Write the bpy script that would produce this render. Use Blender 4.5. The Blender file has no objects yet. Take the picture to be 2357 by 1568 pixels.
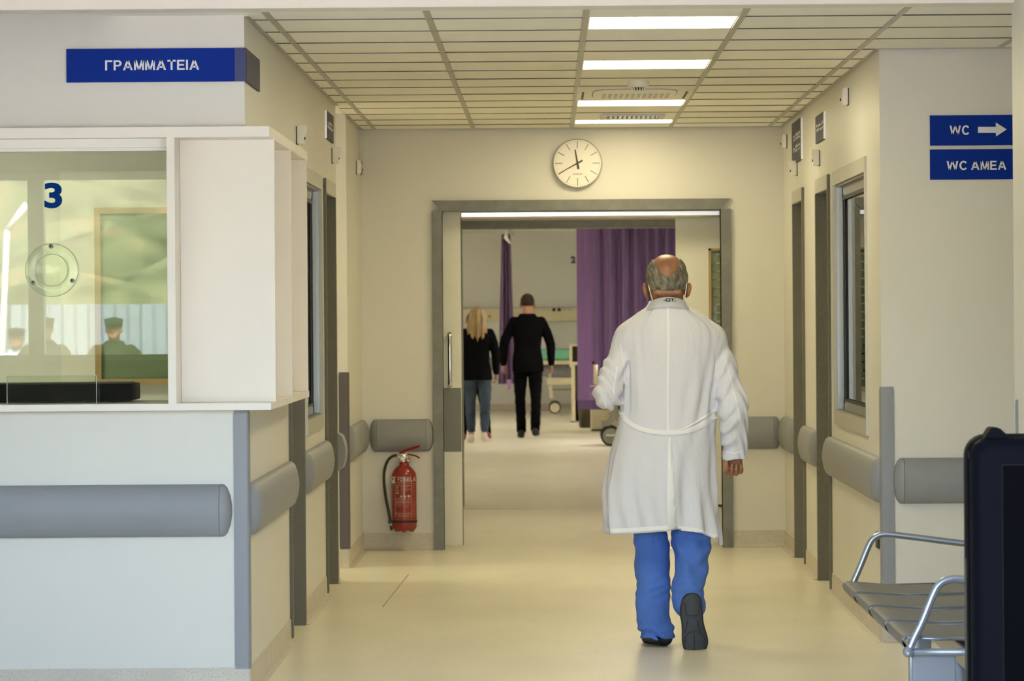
import bpy, bmesh, math, random
import numpy as np
from mathutils import Vector, Matrix
from mathutils.bvhtree import BVHTree

random.seed(7)
PI = math.pi
sc = bpy.context.scene
col = sc.collection

# ------------------------------------------------------------------ camera, sky, sun, exposure
F = 8420.0            # focal length in pixels of the 2357 px wide frame
H = 1.44              # eye height
VX, VY = 1262.0, 725.0
ROLL = 0.0075
W_PX, H_PX = 2357.0, 1568.0

cam_d = bpy.data.cameras.new('camera')
cam = bpy.data.objects.new('camera', cam_d)
col.objects.link(cam)
cam_d.sensor_width = 36.0
cam_d.sensor_fit = 'HORIZONTAL'
cam_d.lens = 36.0 * F / W_PX
cam_d.shift_x = -(VX - W_PX / 2) / W_PX
cam_d.shift_y = -(H_PX / 2 - VY) / W_PX
cam_d.clip_start, cam_d.clip_end = 0.1, 300
cam.location = (0, 0, H)
cam.rotation_euler = (PI / 2, ROLL, 0)
cam_d.dof.use_dof = True
cam_d.dof.focus_distance = 15.8
cam_d.dof.aperture_fstop = 9.5
sc.camera = cam

world = bpy.data.worlds.new('sky')
sc.world = world
world.use_nodes = True
wn = world.node_tree.nodes
wl = world.node_tree.links
sky = wn.new('ShaderNodeTexSky')
sky.sky_type = 'NISHITA'
sky.sun_disc = False
sky.sun_elevation = math.radians(48)
sky.sun_rotation = math.radians(8)
sky.air_density = 1.0
sky.dust_density = 4.0
SKY_STRENGTH = 0.47
wn['Background'].inputs['Strength'].default_value = SKY_STRENGTH
wl.new(sky.outputs[0], wn['Background'].inputs['Color'])

sun_d = bpy.data.lights.new('sun', 'SUN')
sun_d.energy = 12.0
sun_d.color = (1.0, 0.93, 0.83)
sun_d.angle = math.radians(0.6)
sun = bpy.data.objects.new('sun', sun_d)
col.objects.link(sun)
sun.rotation_euler = (math.radians(-42), 0, math.radians(-8))

LAMP = (1.0, 0.875, 0.53)      # colour of the corridor's warm-white panels
LAMP_POWER = 5.05
LAMP2 = (1.0, 0.89, 0.62)
LAMP2_POWER = 6.0
LAMP3_POWER = 16.5
OFFICE_POWER = 7.2

sc.view_settings.view_transform = 'Standard'
sc.view_settings.look = 'None'
sc.view_settings.gamma = 1.0
sc.view_settings.use_curve_mapping = False
sc.view_settings.exposure = 1.95
sc.cycles.max_bounces = 10
sc.cycles.diffuse_bounces = 5
sc.cycles.glossy_bounces = 4
sc.cycles.transparent_max_bounces = 12
sc.cycles.sample_clamp_indirect = 6.0
sc.cycles.caustics_reflective = False
sc.cycles.caustics_refractive = False

# ------------------------------------------------------------------ helpers
def at(px, py, Y):
    """World point of a photograph pixel at distance Y from the eye."""
    dx, dy = px - VX, py - VY
    c, s = math.cos(ROLL), math.sin(ROLL)
    u, v = dx * c - dy * s, dx * s + dy * c
    return Vector((u * Y / F, Y, H - v * Y / F))

def lin(h):
    if isinstance(h, str):
        r = [int(h[i:i + 2], 16) / 255 for i in (0, 2, 4)]
        return tuple(((c + 0.055) / 1.055) ** 2.4 if c > 0.04045 else c / 12.92 for c in r)
    return tuple(h)

MATS = {}
def pmat(name, rgb, rough=0.5, metal=0.0, var=0.04, vscale=3.0, bump=0.0, bscale=60.0, spec=0.5,
         coat=0.0, stretch=(1, 1, 1), speck=None, sheen=0.0, wrinkle=None):
    m = bpy.data.materials.new(name)
    m.use_nodes = True
    N, L = m.node_tree.nodes, m.node_tree.links
    b = N['Principled BSDF']
    c = lin(rgb)
    tc = N.new('ShaderNodeTexCoord')
    mp = N.new('ShaderNodeMapping')
    mp.inputs['Scale'].default_value = stretch
    L.new(tc.outputs['Object'], mp.inputs['Vector'])
    nz = N.new('ShaderNodeTexNoise')
    nz.inputs['Scale'].default_value = vscale
    nz.inputs['Detail'].default_value = 4
    L.new(mp.outputs[0], nz.inputs['Vector'])
    rp = N.new('ShaderNodeValToRGB')
    rp.color_ramp.elements[0].position = 0.3
    rp.color_ramp.elements[1].position = 0.7
    rp.color_ramp.elements[0].color = (*[x * (1 - var) for x in c], 1)
    rp.color_ramp.elements[1].color = (*[min(1, x * (1 + var)) for x in c], 1)
    L.new(nz.outputs['Fac'], rp.inputs['Fac'])
    out = rp.outputs['Color']
    if speck:
        s2 = N.new('ShaderNodeTexNoise')
        s2.inputs['Scale'].default_value = speck[1]
        s2.inputs['Detail'].default_value = 2
        L.new(mp.outputs[0], s2.inputs['Vector'])
        r2 = N.new('ShaderNodeValToRGB')
        r2.color_ramp.elements[0].position = speck[2]
        r2.color_ramp.elements[1].position = min(0.99, speck[2] + 0.08)
        L.new(s2.outputs['Fac'], r2.inputs['Fac'])
        mx = N.new('ShaderNodeMixRGB')
        L.new(r2.outputs['Color'], mx.inputs['Fac'])
        L.new(out, mx.inputs['Color1'])
        mx.inputs['Color2'].default_value = (*lin(speck[0]), 1)
        out = mx.outputs['Color']
    L.new(out, b.inputs['Base Color'])
    b.inputs['Roughness'].default_value = rough
    b.inputs['Metallic'].default_value = metal
    b.inputs['Specular IOR Level'].default_value = spec
    if coat:
        b.inputs['Coat Weight'].default_value = coat
        b.inputs['Coat Roughness'].default_value = 0.12
    if sheen:
        b.inputs['Sheen Weight'].default_value = sheen
    if bump:
        nb = N.new('ShaderNodeTexNoise')
        nb.inputs['Scale'].default_value = bscale
        nb.inputs['Detail'].default_value = 3
        L.new(mp.outputs[0], nb.inputs['Vector'])
        bp = N.new('ShaderNodeBump')
        bp.inputs['Strength'].default_value = bump
        bp.inputs['Distance'].default_value = 0.01
        L.new(nb.outputs['Fac'], bp.inputs['Height'])
        L.new(bp.outputs[0], b.inputs['Normal'])
        if wrinkle:
            w = N.new('ShaderNodeTexNoise')
            w.inputs['Scale'].default_value = wrinkle[0]
            w.inputs['Detail'].default_value = 3
            w.inputs['Distortion'].default_value = 1.2
            wm = N.new('ShaderNodeMapping')
            wm.inputs['Scale'].default_value = wrinkle[2]
            wm.inputs['Rotation'].default_value = (0, wrinkle[3], 0)
            L.new(tc.outputs['Object'], wm.inputs['Vector'])
            L.new(wm.outputs[0], w.inputs['Vector'])
            b2 = N.new('ShaderNodeBump')
            b2.inputs['Strength'].default_value = wrinkle[1]
            b2.inputs['Distance'].default_value = 0.03
            L.new(w.outputs['Fac'], b2.inputs['Height'])
            L.new(b2.outputs[0], bp.inputs['Normal'])
    MATS[name] = m
    return m

def emat(name, rgb, strength):
    m = bpy.data.materials.new(name)
    m.use_nodes = True
    N, L = m.node_tree.nodes, m.node_tree.links
    N.remove(N['Principled BSDF'])
    e = N.new('ShaderNodeEmission')
    e.inputs['Color'].default_value = (*rgb, 1)
    e.inputs['Strength'].default_value = strength
    L.new(e.outputs[0], N['Material Output'].inputs['Surface'])
    return m

def glassmat(name, tint, ior):
    m = bpy.data.materials.new(name)
    m.use_nodes = True
    N, L = m.node_tree.nodes, m.node_tree.links
    N.remove(N['Principled BSDF'])
    t = N.new('ShaderNodeBsdfTransparent')
    t.inputs['Color'].default_value = (*tint, 1)
    g = N.new('ShaderNodeBsdfGlossy')
    g.inputs['Roughness'].default_value = 0.0
    f = N.new('ShaderNodeFresnel')
    f.inputs['IOR'].default_value = ior
    mx = N.new('ShaderNodeMixShader')
    L.new(f.outputs[0], mx.inputs['Fac'])
    L.new(t.outputs[0], mx.inputs[1])
    L.new(g.outputs[0], mx.inputs[2])
    L.new(mx.outputs[0], N['Material Output'].inputs['Surface'])
    return m

def box(bm, x0, x1, y0, y1, z0, z1, bev=0.0, seg=2):
    x0, x1 = min(x0, x1), max(x0, x1)
    y0, y1 = min(y0, y1), max(y0, y1)
    z0, z1 = min(z0, z1), max(z0, z1)
    r = bmesh.ops.create_cube(bm, size=1)
    for v in r['verts']:
        v.co = Vector((x0 + (v.co.x + .5) * (x1 - x0), y0 + (v.co.y + .5) * (y1 - y0), z0 + (v.co.z + .5) * (z1 - z0)))
    if bev:
        es = set(e for v in r['verts'] for e in v.link_edges)
        bmesh.ops.bevel(bm, geom=list(es), offset=bev, segments=seg, affect='EDGES', profile=0.5)
    return bm

def boxes(*bs, bev=0.0):
    bm = bmesh.new()
    for b in bs:
        box(bm, *b, bev=bev)
    return bm

def ring_faces(bm, rings, close=True, cap=True):
    n = len(rings[0])
    for a, b in zip(rings[:-1], rings[1:]):
        for i in range(n if close else n - 1):
            j = (i + 1) % n
            try:
                bm.faces.new((a[i], a[j], b[j], b[i]))
            except ValueError:
                pass
    if cap and close:
        for r, f in ((rings[0], True), (rings[-1], False)):
            try:
                bm.faces.new(list(reversed(r)) if f else r)
            except ValueError:
                pass

def tube(bm, pts, rad, n=10, smooth_pts=0):
    pts = [Vector(p) for p in pts]
    if smooth_pts:
        pts = spline(pts, smooth_pts)
    rads = rad if isinstance(rad, (list, tuple)) else [rad] * len(pts)
    if len(rads) != len(pts):
        rads = list(np.interp(np.linspace(0, 1, len(pts)), np.linspace(0, 1, len(rads)), rads))
    rings = []
    up = None
    for i, p in enumerate(pts):
        t = (pts[min(i + 1, len(pts) - 1)] - pts[max(i - 1, 0)]).normalized()
        if up is None:
            up = Vector((0, 0, 1)) if abs(t.z) < 0.9 else Vector((1, 0, 0))
        s = t.cross(up).normalized()
        up = s.cross(t).normalized()
        rings.append([bm.verts.new(p + (s * math.cos(2 * PI * k / n) + up * math.sin(2 * PI * k / n)) * rads[i]) for k in range(n)])
    ring_faces(bm, rings)
    return bm

def spline(pts, per=6):
    pts = [Vector(p) for p in pts]
    out = []
    for i in range(len(pts) - 1):
        p0, p1, p2, p3 = pts[max(i - 1, 0)], pts[i], pts[i + 1], pts[min(i + 2, len(pts) - 1)]
        for k in range(per):
            t = k / per
            out.append(0.5 * ((2 * p1) + (p2 - p0) * t + (2 * p0 - 5 * p1 + 4 * p2 - p3) * t * t + (3 * p1 - p0 - 3 * p2 + p3) * t ** 3))
    out.append(pts[-1])
    return out

def lathe(bm, prof, c, n=28, axis='Z'):
    c = Vector(c)
    rings = []
    for r, h in prof:
        ring = []
        for k in range(n):
            a = 2 * PI * k / n
            p = Vector((r * math.cos(a), r * math.sin(a), h))
            if axis == 'Y':
                p = Vector((p.x, p.z, p.y))
            elif axis == 'X':
                p = Vector((p.z, p.x, p.y))
            ring.append(bm.verts.new(c + p))
        rings.append(ring)
    ring_faces(bm, rings)
    return bm

def prism(bm, pts, d):
    """closed outline (list of Vectors) pushed along the vector d"""
    d = Vector(d)
    a = [bm.verts.new(Vector(p)) for p in pts]
    b = [bm.verts.new(Vector(p) + d) for p in pts]
    ring_faces(bm, [a, b])
    return bm

def root_loc(o):
    while o.parent is not None:
        o = o.parent
    return o.location

def obj(name, bm, mat, parent=None, smooth=False, auto=None, origin=None):
    me = bpy.data.meshes.new(name)
    if isinstance(bm, bmesh.types.BMesh):
        bmesh.ops.recalc_face_normals(bm, faces=bm.faces)
        off = root_loc(parent) if parent is not None else (Vector(origin) if origin else Vector((0, 0, 0)))
        if off.length:
            for v in bm.verts:
                v.co -= off
        bm.to_mesh(me)
        bm.free()
    else:
        v, f = bm
        off = root_loc(parent) if parent is not None else (Vector(origin) if origin else Vector((0, 0, 0)))
        v = np.asarray(v, dtype=float) - np.array(off)[None, :]
        me.from_pydata([], [], [])
        nv, nf = len(v), len(f)
        me.vertices.add(nv)
        me.vertices.foreach_set('co', v.ravel())
        me.loops.add(nf * 4)
        me.loops.foreach_set('vertex_index', np.asarray(f, dtype=np.int32).ravel())
        me.polygons.add(nf)
        me.polygons.foreach_set('loop_start', np.arange(0, nf * 4, 4, dtype=np.int32))
        me.update(calc_edges=True)
        me.validate()
    if mat is not None:
        for m in (mat if isinstance(mat, (list, tuple)) else [mat]):
            me.materials.append(m)
    if smooth:
        me.polygons.foreach_set('use_smooth', [True] * len(me.polygons))
    o = bpy.data.objects.new(name, me)
    col.objects.link(o)
    if origin and parent is None:
        o.location = origin
    if parent is not None:
        o.parent = parent
    if auto is not None:
        me.polygons.foreach_set('use_smooth', [True] * len(me.polygons))
        try:
            me.set_sharp_from_angle(angle=math.radians(auto))
        except Exception:
            pass
    return o

def tag(o, label=None, cat=None, group=None, kind=None):
    for k, v in (('label', label), ('category', cat), ('group', group), ('kind', kind)):
        if v:
            o[k] = v
    return o

def thing(name, label, cat, loc=(0, 0, 0), group=None):
    o = bpy.data.objects.new(name, None)
    o.empty_display_size = 0.05
    col.objects.link(o)
    o.location = loc
    return tag(o, label, cat, group)

def struct(name, bm, mat, label=None, parent=None, **k):
    o = obj(name, bm, mat, parent, **k)
    if parent is None:
        o['kind'] = 'structure'
        if label:
            o['label'] = label
    return o

def copy_tree(o, loc, label=None, group=None):
    c = o.copy()
    col.objects.link(c)
    c.location = loc
    if label:
        c['label'] = label
    if group:
        c['group'] = group
    for ch in list(o.children):
        d = ch.copy(); col.objects.link(d); d.parent = c
        for g in list(ch.children):
            e = g.copy(); col.objects.link(e); e.parent = d
    return c

def text2d(body, bold=0.0):
    """outline-filled text as (verts 2d normalised to its own box, faces)"""
    cu = bpy.data.curves.new('lettering', 'FONT')
    cu.body = body
    cu.size = 1.0
    cu.offset = bold
    cu.resolution_u = 4
    o = bpy.data.objects.new('lettering', cu)
    col.objects.link(o)
    dg = bpy.context.evaluated_depsgraph_get()
    me = o.evaluated_get(dg).to_mesh()
    v = [(p.co.x, p.co.y) for p in me.vertices]
    f = [tuple(p.vertices) for p in me.polygons]
    o.evaluated_get(dg).to_mesh_clear()
    bpy.data.objects.remove(o)
    bpy.data.curves.remove(cu)
    if not v:
        return [], [], 1
    x0, x1 = min(p[0] for p in v), max(p[0] for p in v)
    y0, y1 = min(p[1] for p in v), max(p[1] for p in v)
    return [((p[0] - x0) / (x1 - x0), (p[1] - y0) / (y1 - y0)) for p in v], f, (x1 - x0) / (y1 - y0)

def arc(cx, cy, rx, ry, a0, a1, n=14):
    return [(cx + rx * math.cos(math.radians(a0 + (a1 - a0) * i / n)), cy + ry * math.sin(math.radians(a0 + (a1 - a0) * i / n))) for i in range(n + 1)]
def band(o, i):
    return [(o[k], o[k + 1], i[k + 1], i[k]) for k in range(len(o) - 1)]
def glyph(ch):
    """bold sans capital as polygons on a cap height of one, with its width"""
    R_ = lambda x0, y0, x1, y1: [(x0, y0), (x1, y0), (x1, y1), (x0, y1)]
    t = 0.2
    bowl = lambda: band([(0.2, 1), (0.46, 1)] + arc(0.46, 0.69, 0.34, 0.31, 88, -88, 12) + [(0.46, 0.38), (0.2, 0.38)], [(0.2, 0.835), (0.44, 0.835)] + arc(0.44, 0.69, 0.145, 0.145, 88, -88, 12) + [(0.44, 0.545), (0.2, 0.545)])
    if ch in 'ΓF':
        return [R_(0, 0, t, 1), R_(t, 0.83, 0.72, 1)] + ([R_(t, 0.40, 0.64, 0.57)] if ch == 'F' else []), 0.72
    if ch in 'ΡP':
        return [R_(0, 0, t, 1)] + bowl(), 0.8
    if ch == 'R':
        return [R_(0, 0, t, 1)] + bowl() + [[(0.30, 0.42), (0.55, 0.42), (0.90, 0), (0.65, 0)]], 0.88
    if ch in 'ΑA':
        return [[(0, 0), (0.215, 0), (0.60, 1), (0.385, 1)], [(0.985, 0), (0.77, 0), (0.385, 1), (0.60, 1)], R_(0.24, 0.22, 0.745, 0.385)], 0.985
    if ch in 'ΜM':
        return [R_(0, 0, 0.185, 1), R_(0.795, 0, 0.98, 1), [(0, 1), (0.265, 1), (0.575, 0), (0.405, 0)], [(0.98, 1), (0.715, 1), (0.405, 0), (0.575, 0)]], 0.98
    if ch in 'ΤT':
        return [R_(0.32, 0, 0.52, 1), R_(0, 0.83, 0.84, 1)], 0.84
    if ch in 'ΕE':
        return [R_(0, 0, t, 1), R_(t, 0.83, 0.74, 1), R_(t, 0.42, 0.69, 0.585), R_(t, 0, 0.76, 0.17)], 0.76
    if ch in 'ΙI':
        return [R_(0, 0, t, 1)], t
    if ch == 'L':
        return [R_(0, 0, t, 1), R_(t, 0, 0.70, 0.17)], 0.70
    if ch == 'W':
        return [[(0, 1), (0.21, 1), (0.43, 0), (0.24, 0)], [(0.24, 0), (0.43, 0), (0.775, 1), (0.575, 1)], [(0.575, 1), (0.775, 1), (1.11, 0), (0.92, 0)], [(0.92, 0), (1.11, 0), (1.35, 1), (1.145, 1)]], 1.35
    if ch == 'C':
        return band(arc(0.49, 0.5, 0.49, 0.52, 38, 322, 26), arc(0.49, 0.5, 0.275, 0.345, 38, 322, 26)), 0.90
    if ch == 'O':
        return band(arc(0.52, 0.5, 0.52, 0.52, 0, 360, 30), arc(0.52, 0.5, 0.305, 0.345, 0, 360, 30)), 1.04
    if ch == 'U':
        return [R_(0, 0.36, t, 1), R_(0.64, 0.36, 0.84, 1)] + band(arc(0.42, 0.37, 0.42, 0.39, 180, 360, 16), arc(0.42, 0.37, 0.22, 0.215, 180, 360, 16)), 0.84
    return [], 0.32

def caps_on(name, body, mapf, mat, parent, gap=0.135):
    x, polys = 0.0, []
    for ch in body:
        p, w = glyph(ch)
        polys += [[(x + a, b) for a, b in q] for q in p]
        x += w + (gap if ch != ' ' else 0.0)
    x -= gap
    bm = bmesh.new()
    for q in polys:
        try:
            bm.faces.new([bm.verts.new(Vector(mapf(a / x, b))) for a, b in q])
        except ValueError:
            pass
    return obj(name, bm, mat, parent)

def text_on(name, body, mapf, mat, parent, bold=0.03, sub=0):
    v, f, asp = text2d(body, bold)
    bm = bmesh.new()
    vs = [bm.verts.new(Vector((p[0], p[1], 0))) for p in v]
    for q in f:
        try:
            bm.faces.new([vs[i] for i in q])
        except ValueError:
            pass
    if sub:
        bmesh.ops.triangulate(bm, faces=bm.faces)
        bmesh.ops.subdivide_edges(bm, edges=[e for e in bm.edges if abs(e.verts[0].co.x - e.verts[1].co.x) > 0.08], cuts=sub)
    for q in bm.verts:
        q.co = Vector(mapf(q.co.x, q.co.y))
    return obj(name, bm, mat, parent)

# ------------------------------------------------------------------ signed distance bodies
class Body:
    """a solid built from smoothly united round shapes, meshed as one continuous surface"""
    def __init__(s, lo, hi, h):
        s.lo = np.array(lo, float)
        s.h = h
        s.n = np.maximum(4, np.ceil((np.array(hi, float) - s.lo) / h).astype(int) + 1)
        s.d = np.full(s.n, 0.08, np.float32)
        s.ax = [(s.lo[i] + h * np.arange(s.n[i])).astype(np.float32) for i in range(3)]

    def win(s, lo, hi):
        a = np.clip(np.floor((np.array(lo, float) - s.lo) / s.h).astype(int), 0, s.n - 1)
        b = np.clip(np.ceil((np.array(hi, float) - s.lo) / s.h).astype(int) + 1, 1, s.n)
        sl = tuple(slice(i, max(j, i + 1)) for i, j in zip(a, b))
        X = s.ax[0][sl[0]][:, None, None]
        Y = s.ax[1][sl[1]][None, :, None]
        Z = s.ax[2][sl[2]][None, None, :]
        return sl, X, Y, Z

    def put(s, sl, d, k, op='u'):
        o = s.d[sl]
        if op == 'u':
            if k > 0:
                hh = np.clip(0.5 + 0.5 * (o - d) / k, 0, 1)
                s.d[sl] = o + (d - o) * hh - k * hh * (1 - hh)
            else:
                s.d[sl] = np.minimum(o, d)
        elif op == 'cut':
            if k > 0:
                e = -d
                hh = np.clip(0.5 - 0.5 * (o - e) / k, 0, 1)
                s.d[sl] = o + (e - o) * hh + k * hh * (1 - hh)
            else:
                s.d[sl] = np.maximum(o, -d)
        elif op == 'and':
            s.d[sl] = np.maximum(o, d)

    def cap(s, a, b, ra, rb=None, k=0.02, op='u', sy=1.0):
        rb = ra if rb is None else rb
        a, b = np.array(a, float), np.array(b, float)
        m = max(ra, rb) * max(1, sy) + k + 0.03
        sl, X, Y, Z = s.win(np.minimum(a, b) - m, np.maximum(a, b) + m)
        d = b - a
        L2 = float(d @ d) + 1e-9
        t = np.clip(((X - a[0]) * d[0] + (Y - a[1]) * d[1] + (Z - a[2]) * d[2]) / L2, 0, 1)
        q = np.sqrt((X - a[0] - t * d[0]) ** 2 + ((Y - a[1] - t * d[1]) / sy) ** 2 + (Z - a[2] - t * d[2]) ** 2)
        s.put(sl, (q - (ra + (rb - ra) * t)) * min(1, sy), k, op)

    def chain(s, pts, k=0.02, op='u', per=4, sy=1.0):
        """pts: (x, y, z, r); a smooth limb"""
        v = [Vector(p[:3]) for p in pts]
        sp = spline(v, per)
        rr = np.interp(np.arange(len(sp)) / per, np.arange(len(pts)), [p[3] for p in pts])
        for i in range(len(sp) - 1):
            s.cap(sp[i], sp[i + 1], rr[i], rr[i + 1], k if i == 0 else 0.01, op, sy)

    def ell(s, c, r, k=0.02, op='u', rot=None):
        c, r = np.array(c, float), np.array(r, float)
        m = r.max() + k + 0.03
        sl, X, Y, Z = s.win(c - m, c + m)
        x, y, z = X - c[0], Y - c[1], Z - c[2]
        if rot is not None:
            R = np.array(rot.to_3x3().transposed())
            x, y, z = (R[0, 0] * x + R[0, 1] * y + R[0, 2] * z, R[1, 0] * x + R[1, 1] * y + R[1, 2] * z, R[2, 0] * x + R[2, 1] * y + R[2, 2] * z)
        q = np.sqrt((x / r[0]) ** 2 + (y / r[1]) ** 2 + (z / r[2]) ** 2)
        g = np.sqrt((x / r[0] ** 2) ** 2 + (y / r[1] ** 2) ** 2 + (z / r[2] ** 2) ** 2) + 1e-6
        s.put(sl, q * (q - 1) / g, k, op)

    def loft(s, prof, k=0.02, op='u', p=2.0, fold=None, grow=0.0):
        """prof rows (z, cx, cy, rx, ry), z rising; fold(X, Y, Z, angle) adds to the radius"""
        P = np.array(sorted(prof), float)
        m = P[:, 3:].max() + 0.05
        lo = (P[:, 1].min() - m, P[:, 2].min() - m, P[0, 0] - 0.04)
        hi = (P[:, 1].max() + m, P[:, 2].max() + m, P[-1, 0] + 0.04)
        sl, X, Y, Z = s.win(lo, hi)
        z = Z.ravel()
        def sm(c):
            return np.convolve(np.pad(np.interp(z, P[:, 0], P[:, c]), 4, mode='edge'), np.ones(9) / 9, 'valid')[None, None, :].astype(np.float32)
        cx, cy, rx, ry = sm(1), sm(2), sm(3) + grow, sm(4) + grow
        x, y = X - cx, Y - cy
        q = (np.abs(x / rx) ** p + np.abs(y / ry) ** p) ** (1 / p)
        d = (q - 1) * np.minimum(rx, ry)
        if fold is not None:
            d = d - fold(X, Y, Z, np.arctan2(x / rx, -y / ry))
        e = np.maximum(Z - P[-1, 0], P[0, 0] - Z)
        s.put(sl, np.maximum(d, e), k, op)

    def warp(s, fn):
        X = s.ax[0][:, None, None]; Y = s.ax[1][None, :, None]; Z = s.ax[2][None, None, :]
        s.d = (s.d + fn(X, Y, Z)).astype(np.float32)

    def half(s, fn):
        """keep where fn <= 0"""
        X = s.ax[0][:, None, None]; Y = s.ax[1][None, :, None]; Z = s.ax[2][None, None, :]
        s.d = np.maximum(s.d, fn(X, Y, Z)).astype(np.float32)

    def mesh(s):
        d = s.d.copy()
        for i in range(3):      # close the field at the border
            a = [slice(None)] * 3
            for e in (0, -1):
                a[i] = e
                d[tuple(a)] = np.maximum(d[tuple(a)], 0.01)
        ins = d < 0
        c = ins[:-1, :-1, :-1].astype(np.int8)
        cnt = np.zeros(np.array(d.shape) - 1, np.int8)
        for i in (0, 1):
            for j in (0, 1):
                for k in (0, 1):
                    cnt += ins[i:i + cnt.shape[0], j:j + cnt.shape[1], k:k + cnt.shape[2]]
        act = np.argwhere((cnt > 0) & (cnt < 8))
        idx = -np.ones(cnt.shape, np.int64)
        idx[tuple(act.T)] = np.arange(len(act))
        acc = np.zeros((len(act), 3))
        num = np.zeros(len(act))
        corners = [(i, j, k) for i in (0, 1) for j in (0, 1) for k in (0, 1)]
        vals = {q: d[act[:, 0] + q[0], act[:, 1] + q[1], act[:, 2] + q[2]].astype(float) for q in corners}
        for q in corners:
            for ax in range(3):
                if q[ax] == 0:
                    r = list(q); r[ax] = 1; r = tuple(r)
                    a, b = vals[q], vals[r]
                    m = (a < 0) != (b < 0)
                    t = np.where(m, a / np.where(m, a - b, 1), 0)
                    p = np.array(q, float)[None, :].repeat(len(act), 0)
                    p[:, ax] = t
                    acc[m] += p[m]
                    num[m] += 1
        v = s.lo + s.h * (act + acc / num[:, None])
        faces = []
        for ax in range(3):
            o1, o2 = [(1, 2), (2, 0), (0, 1)][ax]
            sl0 = [slice(None)] * 3; sl1 = [slice(None)] * 3
            sl0[ax] = slice(0, -1); sl1[ax] = slice(1, None)
            x = ins[tuple(sl0)] != ins[tuple(sl1)]
            e = np.argwhere(x)
            ok = (e[:, o1] > 0) & (e[:, o2] > 0) & (e[:, o1] < d.shape[o1] - 1) & (e[:, o2] < d.shape[o2] - 1)
            e = e[ok]
            def cell(a, b):
                g = e.copy(); g[:, o1] -= a; g[:, o2] -= b
                return idx[tuple(g.T)]
            q = np.stack([cell(1, 1), cell(0, 1), cell(0, 0), cell(1, 0)], 1)
            fl = ~ins[tuple(e.T)]
            q[fl] = q[fl][:, ::-1]
            faces.append(q)
        f = np.concatenate(faces)
        return v, f[(f >= 0).all(1)]

def relax(v, f, it=2, lam=0.5):
    n = len(v)
    for _ in range(it):
        acc = np.zeros_like(v); num = np.zeros(n)
        for i in range(4):
            a, b = f[:, i], f[:, (i + 1) % 4]
            np.add.at(acc, a, v[b]); np.add.at(num, a, 1)
            np.add.at(acc, b, v[a]); np.add.at(num, b, 1)
        v = v + lam * (acc / np.maximum(num, 1)[:, None] - v)
    return v

def bodyobj(name, B, mat, parent=None, it=1, origin=None):
    v, f = B.mesh()
    v = relax(v, f, it)
    return obj(name, (v, f), mat, parent, smooth=True, origin=origin)

# ------------------------------------------------------------------ materials
M = {}
M['wall'] = pmat('wall_paint', (0.70, 0.68, 0.63), rough=0.38, var=0.015, vscale=1.2, bump=0.02, bscale=90)
M['wall_room'] = pmat('room_wall_paint', (0.74, 0.735, 0.70), rough=0.5, var=0.02, vscale=0.7)
M['ceil'] = pmat('ceiling_tile_white', (0.94, 0.925, 0.84), rough=0.6, var=0.02, vscale=2, bump=0.03, bscale=150)
M['rail'] = pmat('ceiling_rail_grey', (0.42, 0.41, 0.36), rough=0.35, metal=0.3, var=0.05)
M['tee'] = pmat('cross_tee_dark', (0.07, 0.065, 0.05), rough=0.5, var=0.1)
M['void'] = pmat('ceiling_void', (0.06, 0.055, 0.05), rough=0.9, var=0.1)
M['floor'] = pmat('vinyl_floor_beige', (0.80, 0.75, 0.61), rough=0.30, spec=0.35, var=0.05, vscale=2.2, bump=0.015, bscale=40, speck=((0.74, 0.68, 0.535), 55, 0.60), stretch=(1, 0.5, 1))
M['seam'] = pmat('vinyl_weld_seam', (0.34, 0.29, 0.20), rough=0.6, var=0.05)
M['skirt'] = pmat('vinyl_skirting', (0.58, 0.53, 0.45), rough=0.4, var=0.06, vscale=8, speck=((0.49, 0.43, 0.36), 120, 0.56))
M['bumper'] = pmat('bumper_grey_vinyl', (0.265, 0.27, 0.29), rough=0.48, var=0.03, bump=0.02, bscale=300)
M['guard'] = pmat('corner_guard_grey', (0.255, 0.26, 0.285), rough=0.42, var=0.03)
M['guard2'] = pmat('corner_guard_plum', (0.10, 0.085, 0.09), rough=0.45, var=0.03)
M['jamb'] = pmat('speckled_steel', (0.16, 0.155, 0.135), rough=0.6, spec=0.25, metal=0.1, var=0.18, vscale=160, bump=0.25, bscale=200)
M['steel_frame'] = pmat('door_frame_steel', (0.19, 0.185, 0.165), rough=0.45, metal=0.3, var=0.12, vscale=14, speck=((0.25, 0.24, 0.21), 120, 0.66))
M['arch'] = pmat('architrave_zinc', (0.50, 0.485, 0.43), rough=0.4, metal=0.25, var=0.05, vscale=10)
M['inox'] = pmat('stainless_steel', (0.30, 0.30, 0.29), rough=0.32, metal=1.0, var=0.05, vscale=6, stretch=(1, 1, 0.2))
M['chrome'] = pmat('chrome', (0.72, 0.70, 0.66), rough=0.12, metal=1.0, var=0.02)
M['alu'] = pmat('aluminium_track', (0.78, 0.76, 0.72), rough=0.25, metal=0.85, var=0.03)
M['black'] = pmat('black_rubber', (0.012, 0.012, 0.013), rough=0.5, var=0.1)
M['white'] = pmat('white_plastic', (0.84, 0.81, 0.75), rough=0.35, var=0.02)
M['counter'] = pmat('white_laminate', (0.83, 0.775, 0.715), rough=0.42, var=0.015, vscale=2)
M['leaf'] = pmat('cream_door_leaf', (0.80, 0.775, 0.67), rough=0.35, var=0.02)
M['kick'] = pmat('kick_band_grey', (0.20, 0.20, 0.19), rough=0.45, var=0.04)
M['blue'] = pmat('sign_blue', (0.003, 0.028, 0.28), rough=0.45, spec=0.07, var=0.05, vscale=4)
M['signdark'] = pmat('sign_blue_grey', (0.065, 0.065, 0.105), rough=0.5, spec=0.12, var=0.04)
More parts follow.
